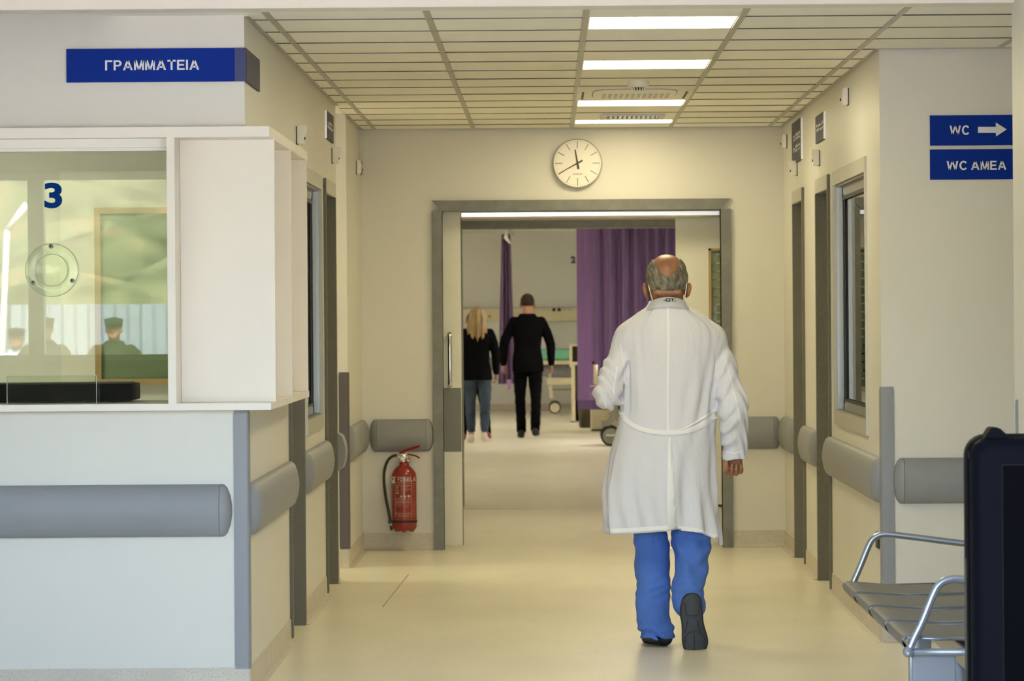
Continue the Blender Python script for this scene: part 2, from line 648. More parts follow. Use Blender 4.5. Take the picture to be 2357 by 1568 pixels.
M['signwhite'] = pmat('sign_white', (0.72, 0.73, 0.78), rough=0.4, var=0.01)
M['digit'] = pmat('number_blue', (0.002, 0.035, 0.20), rough=0.6, spec=0.03, var=0.03)
M['acrylic_edge'] = pmat('acrylic_edge', (0.42, 0.46, 0.34), rough=0.1, var=0.02)
M['wood'] = pmat('light_oak', (0.46, 0.30, 0.12), rough=0.4, var=0.10, vscale=9, stretch=(1, 1, 0.15))
M['red'] = pmat('extinguisher_red', (0.27, 0.014, 0.010), rough=0.22, var=0.04, coat=0.4)
M['redmatte'] = pmat('extinguisher_lever_red', (0.22, 0.012, 0.010), rough=0.6, spec=0.15, var=0.04)
M['unit'] = pmat('call_unit_white', (0.93, 0.91, 0.86), rough=0.4, var=0.01)
M['curtain'] = pmat('purple_curtain', (0.31, 0.185, 0.395), rough=0.8, var=0.06, vscale=14, stretch=(1, 1, 0.1), sheen=0.3, bump=0.05, bscale=260)
M['cream'] = pmat('cream_enamel', (0.72, 0.655, 0.46), rough=0.4, var=0.03)
M['mint'] = pmat('mint_mattress', (0.20, 0.55, 0.38), rough=0.55, var=0.04)
M['olive'] = pmat('dark_olive_panel', (0.055, 0.045, 0.02), rough=0.5, var=0.08)
M['wheelgrey'] = pmat('wheel_grey', (0.26, 0.26, 0.22), rough=0.45, var=0.04)
M['seat'] = pmat('bench_seat_grey', (0.15, 0.148, 0.138), rough=0.45, metal=0.2, var=0.04)
M['tube'] = pmat('bench_tube_silver', (0.36, 0.38, 0.42), rough=0.28, metal=0.7, var=0.03)
M['kiosk'] = pmat('kiosk_black', (0.0035, 0.0038, 0.006), rough=0.5, var=0.08, spec=0.03)
M['screen'] = pmat('kiosk_screen', (0.003, 0.003, 0.004), rough=0.4, var=0.02, spec=0.006)
M['glass'] = glassmat('counter_glass', (0.93, 0.96, 0.90), 1.50)
M['glass3'] = glassmat('office_glass', (0.94, 0.97, 0.92), 1.15)
M['glass2'] = glassmat('window_glass', (0.80, 0.84, 0.79), 1.7)
M['fence'] = pmat('fence_pale_blue', (0.30, 0.37, 0.43), rough=0.5, var=0.05, vscale=3, stretch=(4, 4, 0.3))
M['ground'] = pmat('forecourt_concrete', (0.31, 0.285, 0.265), rough=0.9, var=0.1, vscale=0.8)
M['hill'] = pmat('hillside_scrub', (0.19, 0.215, 0.12), rough=1.0, var=0.75, vscale=0.9, speck=((0.30, 0.27, 0.15), 0.9, 0.56))
M['facade'] = pmat('outer_wall_render', (0.34, 0.33, 0.30), rough=0.8, var=0.05)
M['lamp'] = emat('lamp_diffuser', LAMP, LAMP_POWER)
M['lamp3'] = emat('added_ward_light', (1.0, 0.945, 0.85), LAMP3_POWER)
M['lamp4'] = emat('office_lamp_diffuser', (1.0, 0.96, 0.78), OFFICE_POWER)
M['lamp2'] = emat('room_lamp_diffuser', LAMP2, LAMP2_POWER)
M['skin'] = pmat('skin_tanned', (0.30, 0.135, 0.072), rough=0.42, var=0.18, vscale=22, bump=0.05, bscale=160)
M['skin2'] = pmat('skin_light', (0.40, 0.20, 0.12), rough=0.5, var=0.08, vscale=20)
M['coat'] = pmat('white_coat_cotton', (0.71, 0.715, 0.80), rough=0.85, spec=0.2, var=0.02, vscale=5, bump=0.03, bscale=120, wrinkle=(6.0, 0.30, (1.6, 1, 0.55), 0.35))
M['coatseam'] = pmat('white_coat_seam', (0.86, 0.86, 0.90), rough=0.85, var=0.02)
M['scrub'] = pmat('blue_scrub_trousers', (0.068, 0.17, 0.57), rough=0.85, var=0.08, vscale=7, bump=0.04, bscale=140, wrinkle=(9.0, 0.55, (1, 1, 0.8), 0.5))
M['clog'] = pmat('black_clog', (0.010, 0.010, 0.011), rough=0.45, var=0.1)
M['sole'] = pmat('dark_sole', (0.022, 0.024, 0.028), rough=0.55, var=0.2, vscale=30)
M['greyhair'] = pmat('grey_hair', (0.17, 0.15, 0.115), rough=0.6, var=0.6, vscale=55, stretch=(1, 1, 0.5), bump=0.3, bscale=120)
M['strap'] = pmat('mask_strap_white', (0.80, 0.78, 0.74), rough=0.7, var=0.02)
M['suit'] = pmat('black_suit', (0.004, 0.004, 0.005), rough=0.9, spec=0.05, var=0.1, vscale=10)
M['denim'] = pmat('blue_denim', (0.030, 0.048, 0.080), rough=0.85, var=0.45, vscale=7, stretch=(1, 1, 0.6))
M['blond'] = pmat('blond_hair', (0.27, 0.18, 0.068), rough=0.45, var=0.45, vscale=38, stretch=(1, 1, 0.06))
M['brownhair'] = pmat('brown_hair', (0.035, 0.021, 0.012), rough=0.7, spec=0.2, var=0.3, vscale=40)
M['sneaker'] = pmat('white_sneaker', (0.60, 0.54, 0.46), rough=0.5, var=0.08, vscale=20)
M['redshoe'] = pmat('red_sole', (0.16, 0.02, 0.03), rough=0.5, var=0.1)
M['uniform'] = pmat('dark_green_uniform', (0.035, 0.045, 0.025), rough=0.8, var=0.15)
M['shirt'] = pmat('pale_blue_shirt', (0.45, 0.58, 0.78), rough=0.8, var=0.05)
M['eyewhite'] = pmat('eye', (0.55, 0.53, 0.50), rough=0.2, var=0.02)

# ------------------------------------------------------------------ the setting
XL, XR = -1.15, 1.45          # corridor walls
YE = 22.5                     # end wall
YLF, YRF = 13.93, 15.94       # reception front, wall with the WC signs
XH, YH = 1.725, 13.55         # hall wall on the right and its end
ZC = 2.59
FRONT = 9.0                   # glazed entrance wall

fl = bmesh.new()
box(fl, -5.2, 4.3, FRONT, 56, -0.12, 0)
floor = struct('floor', fl, M['floor'], 'beige vinyl sheet floor running through hall, corridor and ward')
sm = bmesh.new()
a, b = at(921, 1318, 20.4), at(884, 1392, 18.2)
tube(sm, [(-0.79, 20.35, 0.0), (-0.83, 18.1, 0.0)], 0.003, 6)
struct('floor_seam', sm, M['seam'], parent=floor)
sm = bmesh.new(); box(sm, -1.1, 1.4, 27.2, 27.205, 0, 0.0012)
struct('floor_seam', sm, M['seam'], parent=floor)

# ceiling of hall and corridor
ce = boxes((-5.2, 4.3, YH, 22.62, ZC + 0.02, ZC + 0.2), (-8.3, 8.3, 22.62, 56, 2.95, 3.05))
ceiling = struct('ceiling', ce, M['void'], 'suspended ceiling of square cream tiles on grey rails')
tile_me = None
T = 0.606
rails = [0.153 + T * k for k in range(-9, 7)]
light_rows = {0, 4, 9, 12}
y_row0 = 14.14
tile_n = 0
for ya, yb in ((y_row0 + T * 12, 21.635), (22.025, y_row0 + T * 13 + 0.01)):
    bm = bmesh.new(); box(bm, 0.165, 0.747, ya + 0.003, yb - 0.001, ZC, ZC + 0.018)
    obj('ceiling_strip', bm, M['ceil'], ceiling)
for ci in range(len(rails) - 1):
    x0, x1 = rails[ci], rails[ci + 1]
    for k in range(-1, 14):
        y0 = y_row0 + T * k
        y1 = min(y0 + T, YE - 0.004)
        if ci == 9 and (k in light_rows or k in (7, 8)):
            continue
        if x1 < XL + 0.02 or x0 > XR - 0.02:
            if not (x0 > XR - 0.4 and y1 < YRF + 0.3 and x0 < 2.6):
                continue
        a0, a1 = x0 + 0.012, x1 - 0.012
        if y0 > YLF - 0.1:
            a0 = max(a0, XL + 0.006)
            if y0 > YRF - 0.3:
                a1 = min(a1, XR - 0.006)
        if a1 - a0 < 0.03 or y1 - y0 < 0.05:
            continue
        full = abs(a1 - a0 - (T - 0.024)) < 1e-4 and abs(y1 - y0 - T) < 1e-4
        if full and tile_me:
            o = bpy.data.objects.new('ceiling_tile', tile_me)
            col.objects.link(o); o.parent = ceiling
            o.location = (a0, y0, ZC + random.uniform(-0.0008, 0.0008))
        else:
            bm = bmesh.new()
            box(bm, 0, a1 - a0, 0.003, y1 - y0 - 0.003, 0, 0.018, bev=0.0015, seg=1)
            o = obj('ceiling_tile', bm, M['ceil'])
            o.parent = ceiling
            o.location = (a0, y0, ZC)
            if full:
                tile_me = o.data
        tile_n += 1
for x in rails:
    if XL < x < 2.7:
        y1 = YE if x < XR else YRF
        bm = boxes((x - 0.0125, x + 0.0125, YH, y1, ZC - 0.003, ZC + 0.01), (x - 0.004, x + 0.004, YH, y1, ZC, ZC + 0.02))
        obj('ceiling_rail', bm, M['rail'], ceiling)
for k in range(0, 14):
    y = y_row0 + T * k
    xa, xb = XL + 0.006, (XR - 0.006 if y > YRF - 0.05 else 2.6)
    if k - 1 in light_rows or k in light_rows or k == 8:
        segs = [(xa, 0.153), (0.759, xb)]
    else:
        segs = [(xa, xb)]
    obj('cross_rail', boxes(*[(p, q, y - 0.0025, y + 0.0025, ZC - 0.0035, ZC + 0.018) for p, q in segs]), M['tee'], ceiling)
for bx in ((XL, XL + 0.018, YLF, 19.9, ZC - 0.004, ZC + 0.003), (XL, XL + 0.018, 20.92, YE, ZC - 0.004, ZC + 0.003),
           (XR - 0.018, XR, YRF, YE, ZC - 0.004, ZC + 0.003), (XL, XR, YE - 0.018, YE, ZC - 0.004, ZC + 0.003), (XR, 4.2, YRF - 0.018, YRF, ZC - 0.004, ZC + 0.003)):
    obj('edge_angle', boxes(bx), M['rail'], ceiling)

# header trim where the hall meets the corridor
tr = boxes((-5.0, XH, YH - 0.1, YH + 0.06, 2.575, 2.64), bev=0.004)
struct('trim_1', tr, M['counter'], 'white header trim across the top where hall meets corridor')
struct('sky_block_slab', boxes((-9, 9, FRONT - 0.25, 57, 3.2, 3.4)), M['facade'], 'unseen slab added over the building to block the sky')  # unseen slab added to keep sky light out from above
struct('ceiling_hall', boxes((-5.2, 4.3, FRONT, YH, 2.62, 2.72)), M['ceil'], 'plain ceiling of the entrance hall')

TW = 0.22
struct('ceiling_side_rooms', boxes((-5.0, XL - TW, YLF + 0.12, 19.8, 2.58, 2.605), (-4.0, XL - 0.005, 19.9, 20.92, 2.60, 2.606), (XR + TW, 3.4, YRF + 0.12, YE, 2.58, 2.605)), M['ceil'], 'plain ceilings of office, passage and side rooms')
def door_gap(y0, y1):
    return (y0 + 0.03, y1 + 0.03)
DL = [(16.15, 17.05), (18.77, 19.68)]
DR = [(18.77, 19.66), (20.66, 21.50)]
# left corridor wall
wl_ = boxes((XL - TW, XL, YLF, 16.15, 0, 1.085), (XL - TW, XL, YLF, 16.15, 2.165, 2.75),
            (XL - TW, XL, 16.15, 17.08, 2.11, 2.75),
            (XL - TW, XL, 17.08, 17.28, 0, 2.75), (XL - TW, XL, 17.28, 18.46, 0, 0.90), (XL - TW, XL, 17.28, 18.46, 2.12, 2.75), (XL - TW, XL, 18.46, 18.80, 0, 2.75),
            (XL - TW, XL, 18.80, 19.71, 2.11, 2.75), (XL - TW, XL, 19.71, 19.90, 0, 2.75),
            (XL - TW, XL, 20.92, YE, 0, 2.75), (XL - TW, XL, 19.9, 20.92, 2.63, 2.75))
struct('wall_left', wl_, M['wall'], 'cream left corridor wall with two doors, a window and a side passage')
wr_ = boxes((XR, XR + TW, YRF, 16.62, 0, 2.75), (XR, XR + TW, 16.62, 18.45, 0, 0.90), (XR, XR + TW, 16.62, 18.45, 2.12, 2.75),
            (XR, XR + TW, 18.45, 18.80, 0, 2.75), (XR, XR + TW, 18.80, 19.68, 2.11, 2.75), (XR, XR + TW, 19.68, 20.69, 0, 2.75),
            (XR, XR + TW, 20.69, 21.52, 2.11, 2.75), (XR, XR + TW, 21.52, YE, 0, 2.75))
struct('wall_right', wr_, M['wall'], 'cream right corridor wall with two doors and a steel window')
# end wall with the sliding door opening
OX0, OX1 = -0.65, 1.065
we_ = boxes((XL - TW, OX0, YE, YE + 0.12, 0, 2.75), (OX1, XR + TW, YE, YE + 0.12, 0, 2.75), (OX0, OX1, YE, YE + 0.12, 2.09, 2.75))
struct('wall_end', we_, M['wall'], 'cream end wall above and beside the sliding door')
# reception front and the wall with the signs
wf_ = boxes((-5.0, XL - TW, YLF, YLF + 0.12, 0, 1.085), (-5.0, XL - TW, YLF, YLF + 0.12, 2.165, 2.75))
struct('wall_reception', wf_, M['wall'], 'reception front wall below and above the counter window')
struct('wall_sign', boxes((XR + TW, 4.2, YRF, YRF + 0.12, 0, 2.75)), M['wall'], 'pale wall carrying the two blue WC signs')
struct('wall_hall_right', boxes((XH, XH + 0.1, FRONT, YH - 0.1, 0, 2.75), (XH, 4.2, YH - 0.1, YH, 0, 2.75)), M['wall'], 'hall wall at the edge of the frame beside the bench')
struct('wall_hall_left', boxes((-5.1, -5.0, FRONT, 18.2, 0, 2.75)), M['wall'], 'left wall of hall and office')
struct('wall_passage_right', boxes((4.2, 4.3, YH - 0.1, YRF + 0.12, 0, 2.75)), M['wall'], 'end of the passage to the toilets')
# office behind the counter
struct('wall_office', boxes((-5.0, XL - TW, 18.0, 18.1, 0, 2.75), (-1.47, -1.43, 14.25, 16.2, 0.0, 2.75), (XL - 0.5, XL - TW, 16.1, 16.2, 0, 2.75)), M['wall_room'], 'office wall behind the reception window')
# side passage on the left
struct('wall_passage_left', boxes((-4.0, XL - TW, 19.8, 19.9, 0, 2.75), (-4.0, XL - TW, 20.92, 21.04, 0, 2.75), (-4.1, -4.0, 19.8, 21.04, 0, 2.75)), M['wall'], 'walls of the side passage on the left')
# rooms behind the doors
struct('wall_side_rooms', boxes((-4.1, -4.0, 18.1, 19.8, 0, 2.75), (3.4, 3.5, YRF, YE, 0, 2.75), (XR + TW, 3.4, YE, YE + 0.12, 0, 2.75)), M['wall_room'], 'far walls of the rooms beside the corridor')

# vestibule and ward beyond
V2 = 27.5
struct('wall_vestibule', boxes((-1.9, -1.8, YE + 0.12, V2, 0, 2.95), (2.2, 2.3, YE + 0.12, V2, 0, 2.95),
       (-8.0, -0.665, V2, V2 + 0.2, 0, 2.95), (1.25, 8.0, V2, V2 + 0.2, 0, 2.95), (-0.665, 1.25, V2, V2 + 0.2, 2.15, 2.95),
       (-1.9, XL - TW, YE, YE + 0.12, 0, 2.95), (XR + TW, 2.3, YE, YE + 0.12, 0, 2.95), (-1.9, 2.3, YE, YE + .12, 2.75, 2.95)), M['wall'], 'walls of the lobby behind the sliding door')
struct('ceiling_lobby', boxes((-1.9, 2.3, YE + 0.12, V2, 2.55, 2.62)), M['ceil'], 'lobby ceiling')
struct('trim_2', boxes((-0.72, -0.645, V2 - 0.02, V2 + 0.21, 0, 2.15), (1.19, 1.26, V2 - 0.02, V2 + 0.21, 0, 2.15), (-0.72, 1.26, V2 - 0.02, V2 + 0.21, 2.09, 2.15)), M['steel_frame'], 'grey steel frame of the inner doorway to the ward')
struct('wall_ward', boxes((-8.1, 8.1, 55.0, 55.15, 0, 2.95), (-8.1, -8.0, V2, 55, 0, 2.95), (8.0, 8.1, V2, 55, 0, 2.95)), M['wall_room'], 'pale grey walls of the ward')
struct('ceiling_ward', boxes((-8.1, 8.1, V2, 55.1, 2.70, 2.78)), M['ceil'], 'ward ceiling')
struct('floor_ward', boxes((-8.1, -5.2, V2, 55, -0.12, 0), (4.3, 8.1, V2, 55, -0.12, 0)), M['floor'], 'outer strips of the ward floor')

# skirting
SK = 0.105
def skirt(name, segs, label):
    bm = bmesh.new()
    for (ax, f, a, b, sgn) in segs:
        prof = [(0, 0), (0.03, 0.0), (0.012, 0.006), (0.006, 0.022), (0.005, SK), (0.0, SK)]
        if ax == 'Y':
            pts = [Vector((f + sgn * d, a, z)) for d, z in prof]; prism(bm, pts, (0, b - a, 0))
        else:
            pts = [Vector((a, f + sgn * d, z)) for d, z in prof]; prism(bm, pts, (b - a, 0, 0))
    struct(name, bm, M['skirt'], label)
skirt('baseboard_left', [('Y', XL, YLF, 16.15, 1), ('Y', XL, 17.08, 18.77, 1), ('Y', XL, 19.7, 19.9, 1), ('Y', XL, 20.92, YE, 1), ('X', 20.92, -1.9, XL, -1)], 'speckled vinyl skirting along the left corridor wall')
skirt('baseboard_right', [('Y', XR, YRF, 18.77, -1), ('Y', XR, 19.72, 20.66, -1), ('Y', XR, 21.56, YE, -1)], 'speckled vinyl skirting along the right corridor wall')
skirt('baseboard_end', [('X', YE, XL, -0.71, -1), ('X', YE, 1.127, XR, -1)], 'speckled vinyl skirting on the end wall')
skirt('baseboard_front', [('X', YLF, -5, XL, -1), ('X', YRF, XR, 4.2, -1)], 'speckled vinyl skirting on the front walls')
skirt('baseboard_ward', [('X', 55.0, -8, 8, -1)], 'skirting of the ward')

# hinged doors in their steel frames
door_no = 0
def hinged_door(x, s, y0, y1, where):
    """s = +1: wall on the right (opening runs to +X)"""
    global door_no
    door_no += 1
    fr = bmesh.new()
    leaf = bmesh.new(); box(leaf, x + s * 0.17, x + s * 0.212, y0 + 0.05, y1, 0.005, 2.09)
    d = struct('door_%d' % door_no, leaf, M['leaf'], where)
    fj = boxes((x - s * 0.010, x + s * 0.215, y1, y1 + 0.055, 0.0, 2.079)); obj('far_jamb', fj, M['jamb'], d)
    nj = boxes((x - s * 0.014, x + s * 0.215, y0, y0 + 0.05, 0.02, 2.15), bev=0.003); obj('near_jamb', nj, M['jamb'], d)
    hd = boxes((x - s * 0.010, x + s * 0.006, y0 + 0.051, y1 + 0.055, 2.08, 2.155)); obj('head_architrave', hd, M['arch'], d)
    hl = boxes((x + s * 0.008, x + s * 0.215, y0 + 0.052, y1, 2.085, 2.119)); obj('head_lining', hl, M['jamb'], d)
    hb = bmesh.new(); tube(hb, [(x + s * 0.17, y1 - 0.12, 1.02), (x + s * 0.12, y1 - 0.12, 1.02), (x + s * 0.115, y1 - 0.24, 1.02)], 0.009, 8); obj('door_handle', hb, M['chrome'], d, smooth=True)
hinged_door(XL, -1, *DL[0], 'recessed door in grey speckled frame right behind the reception counter')
hinged_door(XL, -1, *DL[1], 'recessed door in grey speckled frame before the left side passage')
hinged_door(XR, 1, *DR[0], 'recessed door in grey speckled frame next to the right steel window')
hinged_door(XR, 1, *DR[1], 'recessed door in grey speckled frame closest to the end wall')

# steel windows in the corridor walls
def steel_window(n, x, s, y0, y1, z0, z1, label):
    """outer frame on the wall face, reveal, black gasket and a pane set back"""
    w = 0.055
    o = struct('window_%d' % n, boxes((x - s * 0.012, x + s * 0.004, y0, y1, z1 - w - 0.015, z1), (x - s * 0.012, x + s * 0.004, y0, y1, z0, z0 + w + 0.015),
               (x - s * 0.012, x + s * 0.004, y0, y0 + 0.02, z0 + w + 0.015, z1 - w - 0.015), (x - s * 0.012, x + s * 0.004, y1 - 0.03, y1, z0 + w + 0.015, z1 - w - 0.015)), M['arch'], label)
    rv = boxes((x + s * 0.004, x + s * 0.034, y1 - 0.05, y1 - 0.02, z0 + w, z1 - w), (x + s * 0.004, x + s * 0.034, y0 + 0.0, y0 + 0.03, z0 + w, z1 - w),
               (x + s * 0.004, x + s * 0.034, y0, y1, z1 - w - 0.025, z1 - w + 0.004), (x + s * 0.004, x + s * 0.034, y0, y1, z0 + w - 0.004, z0 + w + 0.02))
    obj('reveal', rv, M['inox'], o)
    gk = boxes((x + s * 0.034, x + s * 0.052, y1 - 0.10, y1 - 0.02, z0 + w, z1 - w), (x + s * 0.034, x + s * 0.052, y0 + 0.02, y0 + 0.08, z0 + w, z1 - w),
               (x + s * 0.034, x + s * 0.052, y0, y1, z1 - w - 0.075, z1 - w), (x + s * 0.034, x + s * 0.052, y0, y1, z0 + w, z0 + w + 0.07))
    obj('gasket_frame', gk, M['inox'], o)
    bl = boxes((x + s * 0.031, x + s * 0.040, y1 - 0.135, y1 - 0.10, z0 + w + 0.05, z1 - w - 0.06), (x + s * 0.031, x + s * 0.040, y0 + 0.08, y0 + 0.10, z0 + w + 0.05, z1 - w - 0.06),
               (x + s * 0.031, x + s * 0.040, y0 + .08, y1 - .10, z1 - w - 0.09, z1 - w - 0.07), (x + s * 0.031, x + s * 0.040, y0 + 0.08, y1 - 0.1, z0 + w + 0.06, z0 + w + 0.075))
    obj('black_gasket', bl, M['black'], o)
    obj('pane', boxes((x + s * 0.043, x + s * 0.049, y0 + 0.05, y1 - 0.06, z0 + w + 0.04, z1 - w - 0.05)), M['glass2'], o)
steel_window(1, XL, -1, 17.26, 18.48, 0.88, 2.15, 'steel framed interior window between the two left doors')
steel_window(2, XR, 1, 16.60, 18.47, 0.88, 2.15, 'steel framed interior window on the right wall')

# frame of the sliding door on the end wall
fw = 0.062
df = bmesh.new()
box(df, OX0 - fw, OX0, YE - 0.025, YE + 0.125, 0, 2.085)
dframe = struct('door_5', df, M['steel_frame'], 'grey steel frame of the wide sliding door in the end wall')
obj('right_jamb', boxes((OX1, OX1 + fw, YE - 0.025, YE + 0.125, 0, 2.085)), M['steel_frame'], dframe)
hb = bmesh.new()
prism(hb, [Vector((OX0 - fw, YE - 0.026, 2.148)), Vector((OX0, YE - 0.026, 2.083)), Vector((OX1, YE - 0.026, 2.083)), Vector((OX1 + fw, YE - 0.026, 2.148))], (0, 0.15, 0))
obj('head', hb, M['steel_frame'], dframe)

# entrance wall: doorway open in the middle, windows left of it
ew = boxes((-4.4, -1.93, FRONT - 0.15, FRONT, 0, 1.22), (-4.4, -1.93, FRONT - 0.15, FRONT, 2.19, 3.2), (-1.93, -1.85, FRONT - 0.15, FRONT, 0, 3.2),
           (-5.2, -4.4, FRONT - 0.15, FRONT, 0, 3.2), (-1.85, 1.75, FRONT - 0.15, FRONT, 2.32, 3.2), (1.75, 4.4, FRONT - 0.15, FRONT, 0, 3.2))
struct('wall_entrance', ew, M['facade'], 'entrance wall with open doorway and a window band')
wn_ = boxes((-2.70, -2.62, FRONT - 0.13, FRONT - 0.04, 1.25, 2.16), (-3.6, -3.53, FRONT - 0.13, FRONT - 0.04, 1.25, 2.16), (-4.4, -1.93, FRONT - 0.13, FRONT - 0.04, 2.16, 2.19), (-4.4, -1.93, FRONT - 0.13, FRONT - 0.04, 1.22, 1.25))
struct('window_3', wn_, M['white'], 'mullions of the window band beside the entrance')

# outdoors, seen mirrored in the counter glass
gr = bmesh.new(); box(gr, -60, 60, -60, FRONT - 0.15, -0.35, -0.30)
struct('ground_forecourt', gr, M['ground'], 'paved forecourt outside the entrance')
gr = bmesh.new(); box(gr, -6, 5, 1.2, FRONT - 0.001, -0.30, -0.02)
struct('ground_terrace', gr, M['ground'], 'raised terrace at the entrance')
hl = bmesh.new()
nx, ny = 60, 26
hv = []
for j in range(ny):
    for i in range(nx):
        x = -45 + 90 * i / (nx - 1)
        t = j / (ny - 1)
        y = -15.5 - 26 * t
        z = -0.3 + 5.2 * t ** 1.0 + 0.5 * math.sin(x * 0.9 + j) * math.sin(j * 1.3 + x * 0.37) + 0.35 * math.sin(x * 2.3 + j * 2.1)
        hv.append(hl.verts.new((x, y, z if j else -0.3)))
for j in range(ny - 1):
    for i in range(nx - 1):
        hl.faces.new((hv[j * nx + i], hv[j * nx + i + 1], hv[(j + 1) * nx + i + 1], hv[(j + 1) * nx + i]))
struct('hill', hl, M['hill'], 'green scrubby hillside behind the fence', smooth=True)

# ------------------------------------------------------------------ lamps and ceiling fittings
def ceiling_lamp(x, y, z, mat, label, group='', sx=0.57, sy=0.575):
    t = thing('ceiling_light', label, 'ceiling light', (x, y, z), group)
    obj('diffuser', boxes((x - sx / 2, x + sx / 2, y - sy / 2, y + sy / 2, z + 0.002, z + 0.008)), mat, t)
    e = 0.012
    obj('frame', boxes((x - sx / 2 - e, x + sx / 2 + e, y - sy / 2 - e, y - sy / 2, z, z + 0.02), (x - sx / 2 - e, x + sx / 2 + e, y + sy / 2, y + sy / 2 + e, z, z + 0.02),
                        (x - sx / 2 - e, x - sx / 2, y - sy / 2, y + sy / 2, z, z + 0.02), (x + sx / 2, x + sx / 2 + e, y - sy / 2, y + sy / 2, z, z + 0.02)), M['white'], t)
    return t
cx0 = 0.153 + T / 2
ords = {0: 'square lit ceiling panel closest to the white header trim', 4: 'square lit ceiling panel just in front of the smoke detector',
        9: 'square lit ceiling panel between the air conditioner and the vent', 12: 'square lit ceiling panel just above the clock wall'}
for k in sorted(light_rows):
    if k == 12:
        ceiling_lamp(cx0, 21.83, ZC, M['lamp'], ords[k], 'lit panels along the corridor ceiling', sy=0.36)
    else:
        ceiling_lamp(cx0, y_row0 + T * (k + 0.5), ZC, M['lamp'], ords[k], 'lit panels along the corridor ceiling')
ceiling_lamp(-3.0, 16.4, 2.572, M['lamp4'], 'lit ceiling panel inside the reception office')
ceiling_lamp(-2.6, 20.4, 2.592, M['lamp2'], 'unseen lit panel added to light the left side passage')  # unseen panel added to brighten the passage wall
ceiling_lamp(0.6, 25.0, 2.542, M['lamp2'], 'lit ceiling panel of the lobby behind the sliding door')
for i, (x, y) in enumerate([(-4.5, 33.0), (3.4, 33.0), (1.7, 40.8), (3.4, 40.8), (-4.5, 40.8), (-3.5, 48.0), (-5.2, 48.0), (3.5, 48.0), (5.2, 48.0)]):  # unseen panels added to light the ward wall and curtain
    ceiling_lamp(x, y, 2.692, M['lamp3'], 'unseen lit ceiling panel added to light the ward', 'added ward ceiling panels', 0.6, 0.6)
t = thing('downlight', 'small round lit downlight just above the purple curtain', 'ceiling light', (0.355, 53.6, 2.69))
bm = bmesh.new(); lathe(bm, [(0.0, -0.012), (0.13, -0.012), (0.14, -0.004), (0.14, 0.01), (0.0, 0.01)], (0.355, 53.6, 2.69)); obj('lamp_glass', bm, M['lamp2'], t, smooth=True)
bm = bmesh.new(); lathe(bm, [(0.14, -0.014), (0.17, -0.012), (0.175, 0.01), (0.14, 0.01)], (0.355, 53.6, 2.69)); obj('trim_ring', bm, M['white'], t, smooth=True)

# air conditioner cassette
y0, y1 = y_row0 + 7 * T, y_row0 + 9 * T
t = thing('ceiling_air_conditioner', 'white ceiling cassette air conditioner behind the smoke detector', 'air conditioner', (cx0, (y0 + y1) / 2, ZC))
bm = boxes((cx0 - 0.30, cx0 + 0.30, y0 + 0.01, y1 - 0.01, ZC - 0.005, ZC + 0.015), bev=0.002)
obj('panel', bm, M['white'], t, auto=40)
bm = bmesh.new()
pts = []
for k in range(40):
    a = 2 * PI * k / 40
    c, s = math.cos(a), math.sin(a)
    pts.append(Vector((cx0 + 0.215 * math.copysign(abs(c) ** 0.45, c), (y0 + y1) / 2 + 0.40 * math.copysign(abs(s) ** 0.45, s), ZC - 0.0085)))
prism(bm, pts, (0, 0, 0.006)); obj('intake_cover', bm, M['white'], t)
bm = bmesh.new()
tube(bm, [p + Vector(((p.x - cx0) * 0.012, (p.y - (y0 + y1) / 2) * 0.012, 0.0035)) for p in pts + [pts[0]]], 0.0018, 6); obj('gap_shade_ring', bm, M['black'], t)  # black ring stands for the shade in the gap round the cover
for i in range(12):
    x = cx0 - 0.165 + 0.03 * i
    obj('grille_bar', boxes((x, x + 0.018, (y0 + y1) / 2 - 0.05, (y0 + y1) / 2 + 0.33, ZC - 0.0105, ZC - 0.008)), M['rail'], t)
for sx in (-1, 1):
    obj('outlet_flap', boxes((cx0 + sx * 0.262, cx0 + sx * 0.274, y0 + 0.45, y1 - 0.15, ZC - 0.0065, ZC - 0.004)), M['black'], t)
# air vent
y0, y1 = 20.92, 21.46
t = thing('air_vent', 'small slatted air vent in the ceiling close to the clock wall', 'vent', (cx0, (y0 + y1) / 2, ZC))
vx0, vx1 = 0.31, 0.68
bm = boxes((vx0, vx1, y0 + 0.05, y0 + 0.09, ZC - 0.012, ZC), (vx0, vx1, y1 - 0.09, y1 - 0.05, ZC - 0.012, ZC), (vx0, vx0 + 0.04, y0 + 0.09, y1 - 0.09, ZC - 0.012, ZC), (vx1 - 0.04, vx1, y0 + 0.09, y1 - 0.09, ZC - 0.012, ZC))
obj('frame', bm, M['rail'], t)
obj('duct_shade_sheet', boxes((vx0 + 0.04, vx1 - 0.04, y0 + 0.09, y1 - 0.09, ZC - 0.004, ZC - 0.0005)), M['black'], t)  # black sheet stands for the shade behind the slats
for i in range(11):
    x = vx0 + 0.052 + 0.027 * i
    bm = bmesh.new(); prism(bm, [Vector((x, y0 + 0.09, ZC - 0.003)), Vector((x + 0.004, y0 + 0.09, ZC - 0.003)), Vector((x + 0.016, y0 + 0.09, ZC - 0.012)), Vector((x + 0.012, y0 + 0.09, ZC - 0.012))], (0, y1 - y0 - 0.18, 0))
    obj('slat', bm, M['alu'], t)
